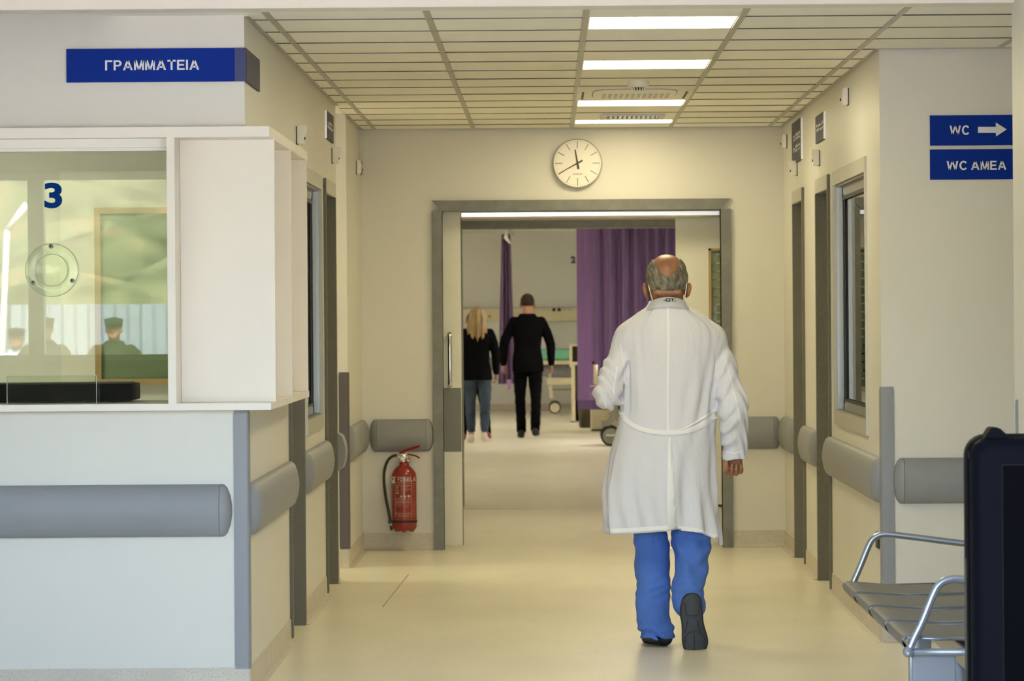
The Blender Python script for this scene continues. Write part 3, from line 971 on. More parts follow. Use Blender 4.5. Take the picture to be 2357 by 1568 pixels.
# smoke detector
c = (0.452, 18.02, ZC)
t = thing('smoke_detector', 'round white smoke detector hanging from a ceiling tile', 'detector', c)
bm = bmesh.new(); lathe(bm, [(0, 0), (0.052, 0), (0.053, -0.008), (0.053, -0.026), (0.047, -0.033), (0, -0.033)], c); obj('base', bm, M['white'], t, auto=35)
bm = bmesh.new(); lathe(bm, [(0, -0.033), (0.030, -0.033), (0.024, -0.049), (0, -0.049)], c); obj('sensor_cage', bm, M['black'], t, auto=35)
for k in range(14):
    a = 2 * PI * k / 14
    bm = bmesh.new(); tube(bm, [(c[0] + 0.036 * math.cos(a), c[1] + 0.036 * math.sin(a), ZC - 0.033), (c[0] + 0.027 * math.cos(a), c[1] + 0.027 * math.sin(a), ZC - 0.050)], 0.0032, 5); obj('cage_rib', bm, M['white'], t)
bm = bmesh.new(); lathe(bm, [(0, -0.048), (0.028, -0.048), (0.028, -0.052), (0, -0.053)], c); obj('cap', bm, M['white'], t)

# ------------------------------------------------------------------ wall bumpers and corner guards
def bumper(p0, p1, nrm, label, caps=(1, 1), hh=0.1, dd=0.05, mat=None):
    p0, p1, n = Vector(p0), Vector(p1), Vector(nrm)
    d = (p1 - p0).normalized()
    t = thing('wall_bumper', label, 'bumper', (p0 + p1) / 2 - n * 0.0, 'grey wall bumpers')
    prof = [(0.0, -1), (0.32, -0.985), (0.62, -0.86), (0.85, -0.55), (0.97, -0.2), (1.0, 0.0), (0.97, 0.2), (0.85, 0.55), (0.62, 0.86), (0.32, 0.985), (0.0, 1)]
    def L(q):
        return 0.010 + 0.036 * math.sqrt(max(0, 1 - q * q))
    zc = p0.z
    bm = bmesh.new()
    e0 = p0 + d * (0.046 if caps[0] else 0)
    e1 = p1 - d * (0.046 if caps[1] else 0)
    rings = []
    for e in (e0, e1):
        rings.append([bm.verts.new(e + n * (dd * a) + Vector((0, 0, hh * q))) for a, q in prof])
    ring_faces(bm, rings)
    obj('rail_body', bm, mat or M['bumper'], t, auto=50)
    for on, e, s in ((caps[0], e0, -1), (caps[1], e1, 1)):
        if not on:
            continue
        bm = bmesh.new()
        rings = []
        for i in range(7):
            w = i / 6 * PI / 2
            rings.append([bm.verts.new(e + d * (s * (0.0015 + L(q) * math.sin(w))) + n * (dd * a * max(0.02, math.cos(w)) * 1.0) + Vector((0, 0, hh * q))) for a, q in prof])
        ring_faces(bm, rings)
        obj('end_cap', bm, mat or M['bumper'], t, auto=60)
    return t
ZB = 0.705
bumper((-4.9, YLF, ZB), (at(534, 1190, YLF).x, YLF, ZB), (0, -1, 0), 'long grey wall bumper across the reception front', hh=0.1)
bumper((XL, YLF + 0.06, ZB), (XL, 16.14, ZB), (1, 0, 0), 'wall bumper between reception corner and nearest left door', (1, 1))
bumper((XL, 17.12, ZB), (XL, 18.80, ZB), (1, 0, 0), 'wall bumper below the left steel window', (1, 1))
bumper((XL, 19.75, ZB), (XL, 20.02, ZB), (1, 0, 0), 'stub of wall bumper before the left side passage', (0, 1))
bumper((XL, 20.98, ZB), (XL, 22.46, ZB), (1, 0, 0), 'short wall bumper between plum corner guard and end wall', (1, 1))
bumper((-1.105, YE, ZB), (at(998, 1000, YE).x, YE, ZB), (0, -1, 0), 'grey wall bumper on the end wall above the fire extinguisher')
bumper((1.14, YE, ZB), (at(1798, 1000, YE).x, YE, ZB), (0, -1, 0), 'grey wall bumper on the end wall behind the doctor')
bumper((XR, 21.60, ZB), (XR, 22.46, ZB), (-1, 0, 0), 'short wall bumper between end wall and far right door')
bumper((XR, 19.74, ZB), (XR, 20.68, ZB), (-1, 0, 0), 'wall bumper between the two right doors')
bumper((XR, YRF + 0.06, ZB), (XR, 18.84, ZB), (-1, 0, 0), 'wall bumper below the right steel window')
bumper((at(2056, 1115, YRF).x, YRF, ZB), (4.1, YRF, ZB), (0, -1, 0), 'grey wall bumper below the WC signs')
bumper((-7.9, 55, 0.71), (7.9, 55, 0.71), (0, -1, 0), 'grey wall bumper along the back of the ward')

def guard(x, y, sx, sy, z0, z1, label, mat, w=0.052, th=0.007, bw=0.0):
    """corner guard: legs along -sx (on the face looking -Y) and along +Y (on the side face)"""
    t = thing('corner_guard', label, 'corner guard', (x, y, z0), 'corner guards')
    r = 0.012
    o = []
    # outer outline around the corner, seen from above
    pts = [(x - sx * w, y), (x - sx * w, y - th)]
    for k in range(6):
        a = k / 5 * PI / 2
        pts.append((x + sx * (th - r + r * math.sin(a)), y - th + r - r * math.cos(a)))
    pts += [(x + sx * th, y + w), (x, y + w), (x, y)]
    bm = bmesh.new()
    prism(bm, [Vector((a, b, z0 + 0.012)) for a, b in pts], (0, 0, z1 - z0 - 0.03))
    obj('guard_profile', bm, mat, t, auto=40)
    for zz, zt in ((z1 - 0.018, z1), (z0, z0 + 0.012)):
        bm = bmesh.new()
        c = Vector((x, y, 0))
        lo = [Vector((a, b, zz)) for a, b in pts]
        sh = [Vector((a + (x - a) * 0.06, b + (y - b) * 0.35, zt)) for a, b in pts]
        if zt == z0 + 0.012:
            lo, sh = sh, lo
        ra = [bm.verts.new(p) for p in lo]; rb = [bm.verts.new(p) for p in sh]
        ring_faces(bm, [ra, rb])
        obj('end_cap', bm, mat, t, auto=40)
guard(XL, YLF, 1, 1, 0.10, 1.088, 'tall blue grey corner guard on the reception corner', M['guard'])
guard(XL, 20.92, 1, 1, 0.11, 1.12, 'dark plum corner guard beyond the left side passage', M['guard2'])
guard(XR, YRF, -1, 1, 0.10, 1.115, 'tall grey corner guard on the corner left of the WC signs', M['guard'])
guard(XH, YH - 0.1, -1, 1, 0.10, 1.115, 'narrow grey corner guard at the edge of the frame above the kiosk', M['guard'], w=0.03)

# ------------------------------------------------------------------ reception counter window
YS = 13.85
sx1 = -1.052
t = thing('reception_counter', 'white laminate reception counter box with window and open shelves around the corner', 'counter', (-1.5, 14.0, 1.08))
ZT, ZU, ZL, ZK = 2.163, 2.123, 1.088, 1.114
bm = bmesh.new()
prism(bm, [Vector((-4.95, YS, ZU)), Vector((sx1, YS, ZU)), Vector((sx1, 16.06, ZU)), Vector((-1.42, 16.06, ZU)), Vector((-1.42, 14.3, ZU)), Vector((-4.95, 14.3, ZU))], (0, 0, ZT - ZU))
obj('top_slab', bm, M['counter'], t)
bm = bmesh.new()
prism(bm, [Vector((-4.95, YS, ZL)), Vector((sx1, YS, ZL)), Vector((sx1, 16.06, ZL)), Vector((-1.42, 16.06, ZL)), Vector((-1.42, 14.5, ZL)), Vector((-4.95, 14.5, ZL))], (0, 0, ZK - ZL))
obj('worktop', bm, M['counter'], t)
px0, px1 = at(385, 600, YS).x, at(403, 600, YS).x
obj('side_panel', boxes((px0, px1, YS + 0.004, 14.28, ZK, ZU), (px0, px1 + 0.01, 14.2, 16.04, ZK, ZU)), M['counter'], t)
for y in (14.05, 14.95, 15.92):
    obj('shelf_divider', boxes((px1, sx1 + 0.004, y, y + 0.03, ZK, ZU), bev=0.002), M['counter'], t)
YG = 13.98
gx0 = -4.9
obj('window_head', boxes((gx0, px0, YG - 0.05, YG + 0.05, ZU - 0.033, ZU), (gx0, px0, YG - 0.02, YG + 0.02, ZU - 0.045, ZU - 0.033)), M['white'], t)
obj('window_edge', boxes((px0 - 0.012, px0, YG - 0.02, YG + 0.02, ZK, ZU - 0.033)), M['white'], t)
gl = obj('glass_pane', boxes((gx0, px0 - 0.012, YG - 0.004, YG + 0.004, ZK + 0.004, ZU - 0.045)), M['glass'], t)
# blue number on the glass
pa, pb = at(102, 480, YG - 0.006), at(143, 420, YG - 0.006)
text_on('number_sticker', '3', lambda u, v: (pa.x + u * (pb.x - pa.x), YG - 0.0055, pa.z + v * (pb.z - pa.z)), M['digit'], gl, bold=0.035)['label'] = 'blue number 3 on the glass'
# speech ring
rc = at(120.5, 622, YG)
bm = bmesh.new()
ro, ri = 0.101, 0.061
lathe(bm, [(ri, -0.016), (ri + 0.003, -0.018), (ro - 0.003, -0.018), (ro, -0.016), (ro, -0.0065), (ri, -0.0065), (ri, -0.016)], rc, 48, 'Y')
obj('speech_ring', bm, M['glass'], t, auto=40)
for r in (ro, ri):
    bm = bmesh.new(); tube(bm, [(rc.x + r * math.cos(2 * PI * k / 48), YG - 0.018, rc.z + r * math.sin(2 * PI * k / 48)) for k in range(49)], 0.0012, 5)
    obj('ring_edge', bm, M['acrylic_edge'], t, smooth=True)
for px, py in ((117, 567), (76, 651), (166, 646)):
    q = at(px, py, YG - 0.02)
    bm = bmesh.new(); lathe(bm, [(0, 0), (0.0085, 0), (0.0085, -0.004), (0.006, -0.009), (0, -0.010)], (q.x, YG - 0.018, q.z), 12, 'Y'); obj('ring_screw', bm, M['chrome'], t, smooth=True)
    bm = bmesh.new(); lathe(bm, [(0, 0), (0.0035, 0), (0.0035, -0.002), (0, -0.002)], (q.x, YG - 0.027, q.z), 8, 'Y'); obj('screw_socket', bm, M['black'], t)
# clear paper slot in the glass
a, b = at(17, 867, YG - 0.03), at(222, 928, YG - 0.03)
obj('paper_slot_cover', boxes((a.x, b.x, YG - 0.034, YG - 0.030, ZK, a.z), bev=0.001), M['glass'], t)
obj('slot_cover_edge', boxes((a.x, b.x, YG - 0.035, YG - 0.029, a.z, a.z + 0.0025), (b.x, b.x + 0.0025, YG - 0.035, YG - 0.029, ZK, a.z), (a.x - 0.0025, a.x, YG - 0.035, YG - 0.029, ZK, a.z)), M['acrylic_edge'], t)
# dark equipment on the worktop behind the glass
a, b = at(17, 884, 14.2), at(306, 928, 14.2)
t2 = thing('desk_monitor_base', 'long low black box lying on the worktop behind the counter glass', 'equipment', ((a.x + b.x) / 2, 14.3, ZK))
obj('casing', boxes((-3.4, b.x, 14.16, 14.46, ZK + 0.006, at(200, 884, 14.18).z), bev=0.006), M['screen'], t2, auto=40)
obj('top_rim', boxes((-3.38, b.x - 0.02, 14.20, 14.44, at(200, 884, 14.18).z, at(200, 884, 14.18).z + 0.004)), M['black'], t2)
for x in (-3.2, -1.8):
    obj('foot', boxes((x, x + 0.05, 14.25, 14.4, ZK, ZK + 0.006)), M['black'], t2)
# office back wall: wood framed window and cream panel
YO = 17.98
a, b = at(138, 395, YO), at(520, 890, YO)
wp = struct('window_4', boxes((at(232, 600, YO).x, b.x - 0.05, YO - 0.012, YO - 0.004, at(300, 874, YO).z, at(300, 490, YO).z)), M['glass3'], 'wood framed window in the back wall of the reception office')
x0, x1, z0, z1 = at(219, 600, YO).x, b.x - 0.04, at(300, 886, YO).z, at(300, 478, YO).z
fwd = at(233, 600, YO).x - x0
obj('wood_frame', boxes((x0, x0 + fwd, YO - 0.03, YO, z0, z1), (x1 - fwd, x1, YO - 0.03, YO, z0, z1), (x0, x1, YO - 0.031, YO, z0, z0 + fwd), (x0, x1, YO - 0.031, YO, z1 - fwd, z1)), M['wood'], wp)
struct('trim_3', boxes((a.x, -1.40, YO - 0.002, YO + 0.015, at(138, 890, YO).z, a.z)), M['white'], 'cream wall panel around the wood framed window', parent=None)
obj('blind', boxes((x0 + fwd, x1 - fwd, YO - 0.0035, YO - 0.0025, z0 + fwd, z1 - fwd)), pmat('office_blind', (0.32, 0.36, 0.25), rough=0.7), wp)

# ------------------------------------------------------------------ signs
def sign_text(parent, body, x0, x1, z0, z1, y, mat, bold=0.035):
    return caps_on('lettering', body, lambda u, v: (x0 + u * (x1 - x0), y, z0 + v * (z1 - z0)), mat, parent)
a, b = at(153, 190, YLF - 0.012), at(559, 110, YLF - 0.012)
t = thing('reception_sign', 'blue sign with white Greek word above the counter, wrapping the corner', 'sign', (a.x, YLF, a.z))
obj('front_panel', boxes((a.x, XL + 0.006, YLF - 0.012, YLF, a.z, b.z), bev=0.001), M['blue'], t)
obj('side_panel', boxes((XL, XL + 0.008, YLF + 0.0005, 14.58, a.z, b.z), bev=0.001), M['signdark'], t)  # grey-blue colour stands for the gloss of the blue at grazing angle
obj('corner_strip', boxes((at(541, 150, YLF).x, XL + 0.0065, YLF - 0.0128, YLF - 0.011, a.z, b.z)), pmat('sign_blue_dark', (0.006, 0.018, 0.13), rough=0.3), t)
p, q = at(243, 162.5, YLF), at(459, 138, YLF)
sign_text(t, 'ΓΡΑΜΜΑΤΕΙΑ', p.x, q.x, p.z, q.z, YLF - 0.0132, M['signwhite'], 0.03)
for (z_top, z_bot, body, tx, lab) in ((265, 334.5, 'WC', (2186, 2231, 310.5, 289), 'upper blue sign reading WC with a white arrow'), (343.5, 413, 'WC AMEA', (2179, 2316, 391.5, 370), 'lower blue sign reading WC AMEA')):
    ys = YRF - 0.01
    a, b = at(2141, z_bot, ys), at(2245, z_top, ys)
    a.z = at(2240, z_bot, ys).z
    t = thing('toilet_sign', lab, 'sign', (a.x, YRF, a.z), 'blue WC signs')
    obj('panel', boxes((a.x, a.x + 0.41, ys, YRF, a.z, b.z), bev=0.001), M['blue'], t)
    p, q = at(tx[0], tx[2], ys), at(tx[1], tx[3], ys)
    sign_text(t, body, p.x, q.x, p.z, q.z, ys - 0.0015, M['signwhite'], 0.025)
    if body == 'WC':
        bm = bmesh.new()
        P = lambda x, y: Vector((at(x, y, ys).x, ys - 0.0005, at(x, y, ys).z))
        prism(bm, [P(2251, 292), P(2292, 292), P(2292, 282), P(2317, 298), P(2293, 314), P(2292, 306), P(2251, 306)], (0, -0.001, 0))
        obj('arrow', bm, M['signwhite'], t)

def side_sign(x, s, y0, y1, z0, z1, label, rows):
    """thin sign on a side wall; rows of small white print too small to read"""
    t = thing('door_sign', label, 'sign', (x, (y0 + y1) / 2, z0), 'blue grey door signs')
    obj('panel', boxes((x, x + s * 0.010, y0, y1, z0, z1), bev=0.001), M['signdark'], t)
    obj('near_edge', boxes((x, x + s * 0.0104, y0 - 0.004, y0 + 0.012, z0, z1)), M['alu'], t)
    bm = bmesh.new()
    for (zf, n, h) in rows:
        ys = y0 + 0.10 * (y1 - y0)
        for k in range(n):
            w = (y1 - y0) * 0.8 / n
            yy = ys + k * w
            zz = z0 + zf * (z1 - z0) + random.uniform(-0.2, 0.2) * h
            box(bm, x + s * 0.010, x + s * 0.0115, yy, yy + w * random.uniform(0.25, 0.6), zz, zz + h * random.uniform(0.5, 1.0))
    obj('lettering', bm, M['signwhite'], t)
side_sign(XR, -1, 20.74, 21.52, 2.312, 2.552, 'taller grey door sign with two lines of print near the end wall', [(0.62, 8, 0.02), (0.54, 7, 0.018), (0.34, 7, 0.018), (0.27, 5, 0.018)])
side_sign(XR, -1, 19.03, 19.62, 2.345, 2.49, 'square grey door sign over the right door next to the steel window', [(0.58, 6, 0.016), (0.40, 5, 0.016)])
side_sign(XL, 1, 18.96, 19.56, 2.365, 2.51, 'square grey door sign over the far left door', [(0.56, 6, 0.016), (0.40, 6, 0.016)])

# small white call units above the doors
def call_unit(x, s, y, z, label, shape=0):
    t = thing('call_unit', label, 'alarm unit', (x, y, z), 'small white call units on the walls')
    h, w, d = 0.042, 0.045, 0.042
    bm = bmesh.new()
    if shape == 0:      # wedge: deeper above
        prof = [(0, -h), (0.030, -h), (0.033, -0.005), (d, 0.012), (d, h), (0, h)]
    else:
        prof = [(0, -h), (0.018, -h), (0.024, -h + 0.008), (0.024, h - 0.008), (0.018, h), (0, h)]
    prism(bm, [Vector((x + s * (0.004 + a), y - w, z + b)) for a, b in prof], (0, 2 * w, 0))
    bmesh.ops.bevel(bm, geom=list(bm.edges), offset=0.003, segments=2, affect='EDGES')
    obj('housing', bm, M['unit'], t, auto=40)
    obj('shadow_plate', boxes((x, x + s * 0.004, y - w - 0.002, y + w - 0.004, z - h - 0.002, z + h - 0.004)), M['black'], t)  # black plate drawn for the shadow line against the wall
    bm = bmesh.new(); lathe(bm, [(0, 0), (0.006, 0), (0.006, 0.006), (0, 0.007)], (x + s * 0.034 if s > 0 else x - 0.041, y - 0.01, z - 0.016), 10, 'X'); obj('sensor_eye', bm, M['black'], t)
def yside(px, x): return F * abs(x) / abs(px - VX)
for px, py, x, s, lab, sh in ((686, 311, XL, 1, 'white call unit above the reception counter slab', 0), (767, 358, XL, 1, 'white call unit below the left door sign', 0),
                              (823, 385, XL, 1, 'white call unit on the far left wall by the end wall', 1), (1956, 222, XR, -1, 'white wall unit high up near the corner of the WC wall', 1),
                              (1889, 363, XR, -1, 'white call unit below the square right door sign', 0), (1837, 387, XR, -1, 'white call unit below the taller right door sign', 0),
                              (1814, 325, XR, -1, 'small white wall unit close to the end wall on the right', 1)):
    y = yside(px, x)
    call_unit(x, s, y, at(px, py, y).z, lab, sh)
y = 22.42
t = thing('fire_call_point', 'small black alarm plate in the left corner of the end wall', 'alarm unit', (XL, y, at(834, 386, y).z))
z = at(834, 386, y).z
obj('plate', boxes((XL, XL + 0.012, y - 0.07, y + 0.07, z - 0.04, z + 0.04), bev=0.002), M['black'], t)
bm = bmesh.new(); lathe(bm, [(0, 0), (0.02, 0), (0.02, 0.006), (0, 0.008)], (XL + 0.012, y, z), 14, 'X'); obj('dial', bm, M['white'], t)
t = thing('wall_socket', 'small black socket low on the right wall beside the corner guard', 'socket', (XR, 16.12, 0.44))
obj('plate', boxes((XR - 0.009, XR, 16.08, 16.2, 0.40, 0.47), bev=0.002), M['black'], t)

# ------------------------------------------------------------------ wall clock
cc = at(1329, 376.5, YE)
R = 0.151
t = thing('wall_clock', 'round white wall clock with plain hour lines above the sliding door', 'clock', (cc.x, YE, cc.z))
bm = bmesh.new(); lathe(bm, [(0, -0.002), (R - 0.004, -0.002), (R, -0.008), (R, -0.038), (R - 0.004, -0.045), (R - 0.006, -0.040), (0, -0.040)], (cc.x, YE, cc.z), 64, 'Y')
obj('case', bm, pmat('clock_rim', (0.60, 0.58, 0.53), rough=0.25, metal=0.4), t, auto=30)
bm = bmesh.new(); lathe(bm, [(0, -0.039), (R - 0.006, -0.039), (R - 0.006, -0.0415), (0, -0.0415)], (cc.x, YE, cc.z), 64, 'Y')
obj('dial', bm, pmat('clock_dial', (0.80, 0.76, 0.70), rough=0.35, var=0.01), t)
cm = pmat('clock_mark', (0.035, 0.028, 0.024), rough=0.5)
def radial(bm, ang, r0, r1, w0, w1, y, th=0.001):
    d = Vector((math.sin(ang), 0, math.cos(ang))); s = Vector((math.cos(ang), 0, -math.sin(ang)))
    o = Vector((cc.x, y, cc.z))
    prism(bm, [o + d * r0 + s * w0, o + d * r1 + s * w1, o + d * r1 - s * w1, o + d * r0 - s * w0], (0, -th, 0))
for k in range(12):
    bm = bmesh.new(); radial(bm, k * PI / 6, 0.092, 0.139, 0.0018, 0.0018, YE - 0.0415); obj('hour_mark', bm, cm, t)
bm = bmesh.new()
for k in range(60):
    if k % 5:
        radial(bm, k * PI / 30, 0.132, 0.138, 0.0007, 0.0007, YE - 0.0415)
o = obj('minute_marks', bm, cm, t); o['kind'] = 'stuff'
bm = bmesh.new(); radial(bm, (11 + 41 / 60) * PI / 6, -0.036, 0.085, 0.007, 0.0035, YE - 0.043, 0.0012); obj('hour_hand', bm, cm, t)
bm = bmesh.new(); radial(bm, (40.2) * PI / 30, -0.036, 0.134, 0.0052, 0.0018, YE - 0.0455, 0.0012); obj('minute_hand', bm, cm, t)
bm = bmesh.new(); lathe(bm, [(0, -0.0415), (0.006, -0.0415), (0.006, -0.049), (0, -0.049)], (cc.x, YE, cc.z), 12, 'Y'); obj('hand_hub', bm, cm, t)
bm = bmesh.new()
for k in range(7):
    w = 0.0065
    box(bm, cc.x - 0.028 + k * 0.0082, cc.x - 0.028 + k * 0.0082 + w, YE - 0.0422, YE - 0.0415, cc.z - 0.071, cc.z - 0.062 + 0.002 * (k == 3))
obj('maker_mark', bm, pmat('clock_print', (0.42, 0.39, 0.35), rough=0.5), t)

# ------------------------------------------------------------------ fire extinguisher
ex, ey = at(930, 1140, YE - 0.1).x, YE - 0.10
z0 = 0.125
t = thing('fire_extinguisher', 'red fire extinguisher with black hose on the wall under the bumper', 'extinguisher', (ex, ey, z0))
r = 0.0775
bm = bmesh.new()
lathe(bm, [(0, 0.012), (0.045, 0.0), (r - 0.012, 0.004), (r - 0.002, 0.018), (r, 0.03), (r, 0.335), (r - 0.003, 0.352), (r - 0.016, 0.374), (r - 0.036, 0.392), (0.028, 0.402), (0.024, 0.412), (0.024, 0.424), (0, 0.424)], (ex, ey, z0), 40)
obj('cylinder', bm, M['red'], t, auto=50)
for a in (-PI / 2, PI / 6, 5 * PI / 6):
    bm = bmesh.new(); lathe(bm, [(0, 0.0), (0.012, -0.009), (0.017, 0.0), (0.02, 0.02), (0, 0.02)], (ex + 0.052 * math.cos(a), ey + 0.052 * math.sin(a), z0 + 0.002), 12); obj('foot_knob', bm, M['red'], t, smooth=True)
bm = bmesh.new(); lathe(bm, [(0, 0.42), (0.021, 0.42), (0.021, 0.44), (0.017, 0.448), (0.017, 0.468), (0, 0.468)], (ex - 0.005, ey, z0), 18); box(bm, ex - 0.035, ex + 0.022, ey - 0.014, ey + 0.014, z0 + 0.442, z0 + 0.472, bev=0.004)
obj('valve', bm, M['chrome'], t, auto=40)
bm = bmesh.new(); lathe(bm, [(0, -0.028), (0.010, -0.028), (0.0125, -0.024), (0.0125, 0), (0, 0)], (ex - 0.008, ey - 0.01, z0 + 0.442), 18, 'Y'); obj('pressure_gauge', bm, M['white'], t, auto=40)
def px3(px, py, dy=0.0):
    p = at(px, py, ey + dy); return p
bm = bmesh.new()
def strip(bm, pts, w, th):
    up = [Vector(p) for p in pts]
    top = []; bot = []
    for i, p in enumerate(up):
        d = (up[min(i + 1, len(up) - 1)] - up[max(i - 1, 0)]).normalized()
        n = Vector((-d.z, 0, d.x))
        top.append(p + n * th / 2); bot.append(p - n * th / 2)
    prism(bm, [q + Vector((0, -w / 2, 0)) for q in top + bot[::-1]], (0, w, 0))
strip(bm, [px3(919, 1044), px3(926, 1041), px3(940, 1035), px3(966, 1027)], 0.024, 0.014); obj('carry_lever', bm, M['redmatte'], t)
bm = bmesh.new(); strip(bm, [px3(930, 1045), px3(946, 1047), px3(958, 1050), px3(966, 1055)], 0.022, 0.009); obj('lower_handle', bm, M['redmatte'], t)
bm = bmesh.new(); tube(bm, [px3(934, 1045, -0.013), px3(936, 1056, -0.016), px3(940, 1062, -0.016), px3(939, 1048, -0.013)], 0.0018, 6); obj('safety_pin', bm, M['chrome'], t)
bm = bmesh.new(); tube(bm, [px3(922, 1049), px3(912, 1050)], [0.013, 0.013], 14); obj('hose_collar', bm, M['chrome'], t, smooth=True)
bm = bmesh.new(); tube(bm, [px3(914, 1049, -0.0), px3(905, 1050, -0.02), px3(893, 1060, -0.03), px3(885, 1083, -0.04), px3(884, 1110, -0.045), px3(888, 1145, -0.05), px3(895, 1180, -0.05), px3(899, 1204, -0.05)], 0.0088, 14, smooth_pts=6)
obj('hose', bm, M['black'], t, smooth=True)
bm = bmesh.new(); tube(bm, [px3(899, 1203, -0.05), px3(900, 1211, -0.05)], 0.0078, 12); obj('hose_ferrule', bm, M['chrome'], t, smooth=True)
bm = bmesh.new(); tube(bm, [px3(900, 1211, -0.05), px3(901.5, 1221, -0.05)], [0.0085, 0.0075], 12); obj('nozzle', bm, M['black'], t, smooth=True)
bm = bmesh.new(); zb = px3(930, 1200).z
lathe(bm, [(r + 0.0005, -0.007), (r + 0.003, -0.006), (r + 0.003, 0.006), (r + 0.0005, 0.007), (r + 0.0005, -0.007)], (ex, ey, zb), 40); obj('rubber_strap', bm, M['black'], t, auto=40)
obj('strap_clip', boxes((px3(894, 1198).x, px3(904, 1198).x, ey - 0.062, ey - 0.038, zb - 0.009, zb + 0.009), bev=0.003), M['black'], t)
lab = pmat('label_print', (0.62, 0.52, 0.46), rough=0.5)
dim = pmat('label_print_faint', (0.40, 0.13, 0.11), rough=0.5)
def wrap(px, py, rr=r + 0.0008):
    """place on the cylinder surface by its horizontal offset across the front"""
    x = max(-0.985, min(0.985, (px - 930.5) / 29.2)); a = math.asin(x)
    return (ex + rr * math.sin(a), ey - rr * math.cos(a), at(930, py, ey).z)
caps_on('brand_lettering', 'FORMULA', lambda u, v: wrap(917.5 + 40 * u, 1107.5 - 9.5 * v), lab, t, gap=0.16)
bm = bmesh.new()
def patch(bm, xa, xb, ya, yb, n=5):
    vs = [[bm.verts.new(Vector(wrap(xa + (xb - xa) * i / n, y))) for i in range(n + 1)] for y in (ya, yb)]
    for i in range(n):
        bm.faces.new((vs[0][i], vs[0][i + 1], vs[1][i + 1], vs[1][i]))
patch(bm, 902.5, 910.5, 1097, 1112)
obj('white_sticker', bm, M['white'], t)
bm = bmesh.new(); patch(bm, 904.6, 907.6, 1099, 1105); obj('sticker_mark', bm, M['black'], t)
bm = bmesh.new()
for (xa, xb, ya, yb) in ((911, 957, 1097, 1097.7), (911, 957, 1108.6, 1109.3), (910.5, 911.2, 1109, 1188), (948, 948.6, 1109, 1188), (911, 957, 1187.5, 1188.2), (911, 948, 1117, 1117.6), (924, 948, 1124.8, 1125.3), (911, 948, 1147, 1147.6), (911, 948, 1156, 1156.6), (911, 948, 1180, 1180.6)):
    patch(bm, xa, xb, ya, yb)
obj('label_lines', bm, lab, t)
bm = bmesh.new()
for yy, xa, xb in [(1111, 914, 946), (1114.5, 913, 945), (1119, 924, 943), (1121.6, 924, 940), (1127.5, 924, 941), (1131.5, 924, 938), (1134, 924, 936), (1149.5, 913, 946), (1152, 913, 946), (1154, 914, 944), (1159, 914, 925), (1162, 914, 926), (1165, 914, 924), (1160.5, 931, 945), (1164, 931, 944), (1167, 931, 940), (1182, 914, 946), (1185, 918, 942)]:
    patch(bm, xa, xb, yy, yy + 1.3)
for yy in range(1112, 1186, 4):
    patch(bm, 949.5, 956.5, yy, yy + 1.4)
obj('label_text_lines', bm, dim, t)
bm = bmesh.new()
for px, py, w, h in ((915, 1119, 3, 5), (914.5, 1126, 5, 4), (914, 1132, 6, 4), (923, 1139, 5.5, 5.5), (931.5, 1139, 5.5, 5.5), (940, 1138, 6, 6)):
    patch(bm, px, px + w * 0.4, py, py + h); patch(bm, px + w * 0.55, px + w, py + h * 0.2, py + h * 0.8)
obj('label_pictograms', bm, lab, t)
obj('wall_bracket', boxes((ex - 0.02, ex + 0.02, ey + 0.02, YE, z0 + 0.405, z0 + 0.425), (ex - 0.03, ex + 0.03, YE - 0.006, YE, z0 + 0.36, z0 + 0.44)), M['red'], t)

# ------------------------------------------------------------------ sliding door leaves and their track
yl = YE + 0.135
xe = at(1063, 900, yl).x
t = thing('sliding_door', 'cream sliding door leaf with steel bar handle left of the opening', 'door', (xe - 0.5, yl, 0))
zk1, zk0 = at(1042, 893, yl).z, at(1042, 1040, yl).z
obj('leaf_panel', boxes((xe - 1.1, xe, yl, yl + 0.03, 0.018, 2.082), bev=0.002), M['leaf'], t)
obj('kick_band', boxes((xe - 1.1, xe - 0.004, yl - 0.003, yl, zk0, zk1)), M['kick'], t)
obj('edge_strip', boxes((xe - 0.006, xe + 0.004, yl + 0.001, yl + 0.034, 0.018, 2.08)), M['jamb'], t)
bm = bmesh.new(); hx = at(1036, 830, yl).x
za, zb = at(1036, 770, yl).z, at(1036, 885, yl).z
tube(bm, [(hx, yl, za), (hx, yl - 0.03, za), (hx, yl - 0.045, za - 0.02), (hx, yl - 0.045, zb + 0.02), (hx, yl - 0.03, zb), (hx, yl, zb)], 0.0125, 12, smooth_pts=3)
obj('bar_handle', bm, M['chrome'], t, smooth=True)
yr = YE + 0.25
x0 = at(1556, 700, yr).x
t = thing('sliding_door', 'cream sliding door leaf with a wood framed vision panel behind the doctor', 'door', (x0 + 0.5, yr, 0))
wx0 = at(1631, 650, yr).x; wz1 = at(1640, 572, yr).z; wz0 = 0.95
obj('leaf_panel', boxes((x0, wx0, yr, yr + 0.03, 0.018, 2.07), (wx0, x0 + 1.15, yr, yr + 0.03, 0.018, wz0), (wx0, x0 + 1.15, yr, yr + 0.03, wz1, 2.07), (wx0 + 0.4, x0 + 1.15, yr, yr + 0.03, wz0, wz1)), M['leaf'], t)
obj('wood_frame', boxes((wx0, wx0 + 0.017, yr - 0.008, yr + 0.032, wz0, wz1), (wx0 + 0.383, wx0 + 0.4, yr - 0.008, yr + 0.032, wz0, wz1), (wx0, wx0 + 0.4, yr - 0.008, yr + 0.032, wz1 - 0.012, wz1), (wx0, wx0 + 0.4, yr - 0.008, yr + 0.032, wz0, wz0 + 0.012)), M['wood'], t)
obj('vision_pane', boxes((wx0 + 0.017, wx0 + 0.383, yr + 0.004, yr + 0.008, wz0 + 0.012, wz1 - 0.012)), M['glass3'], t)
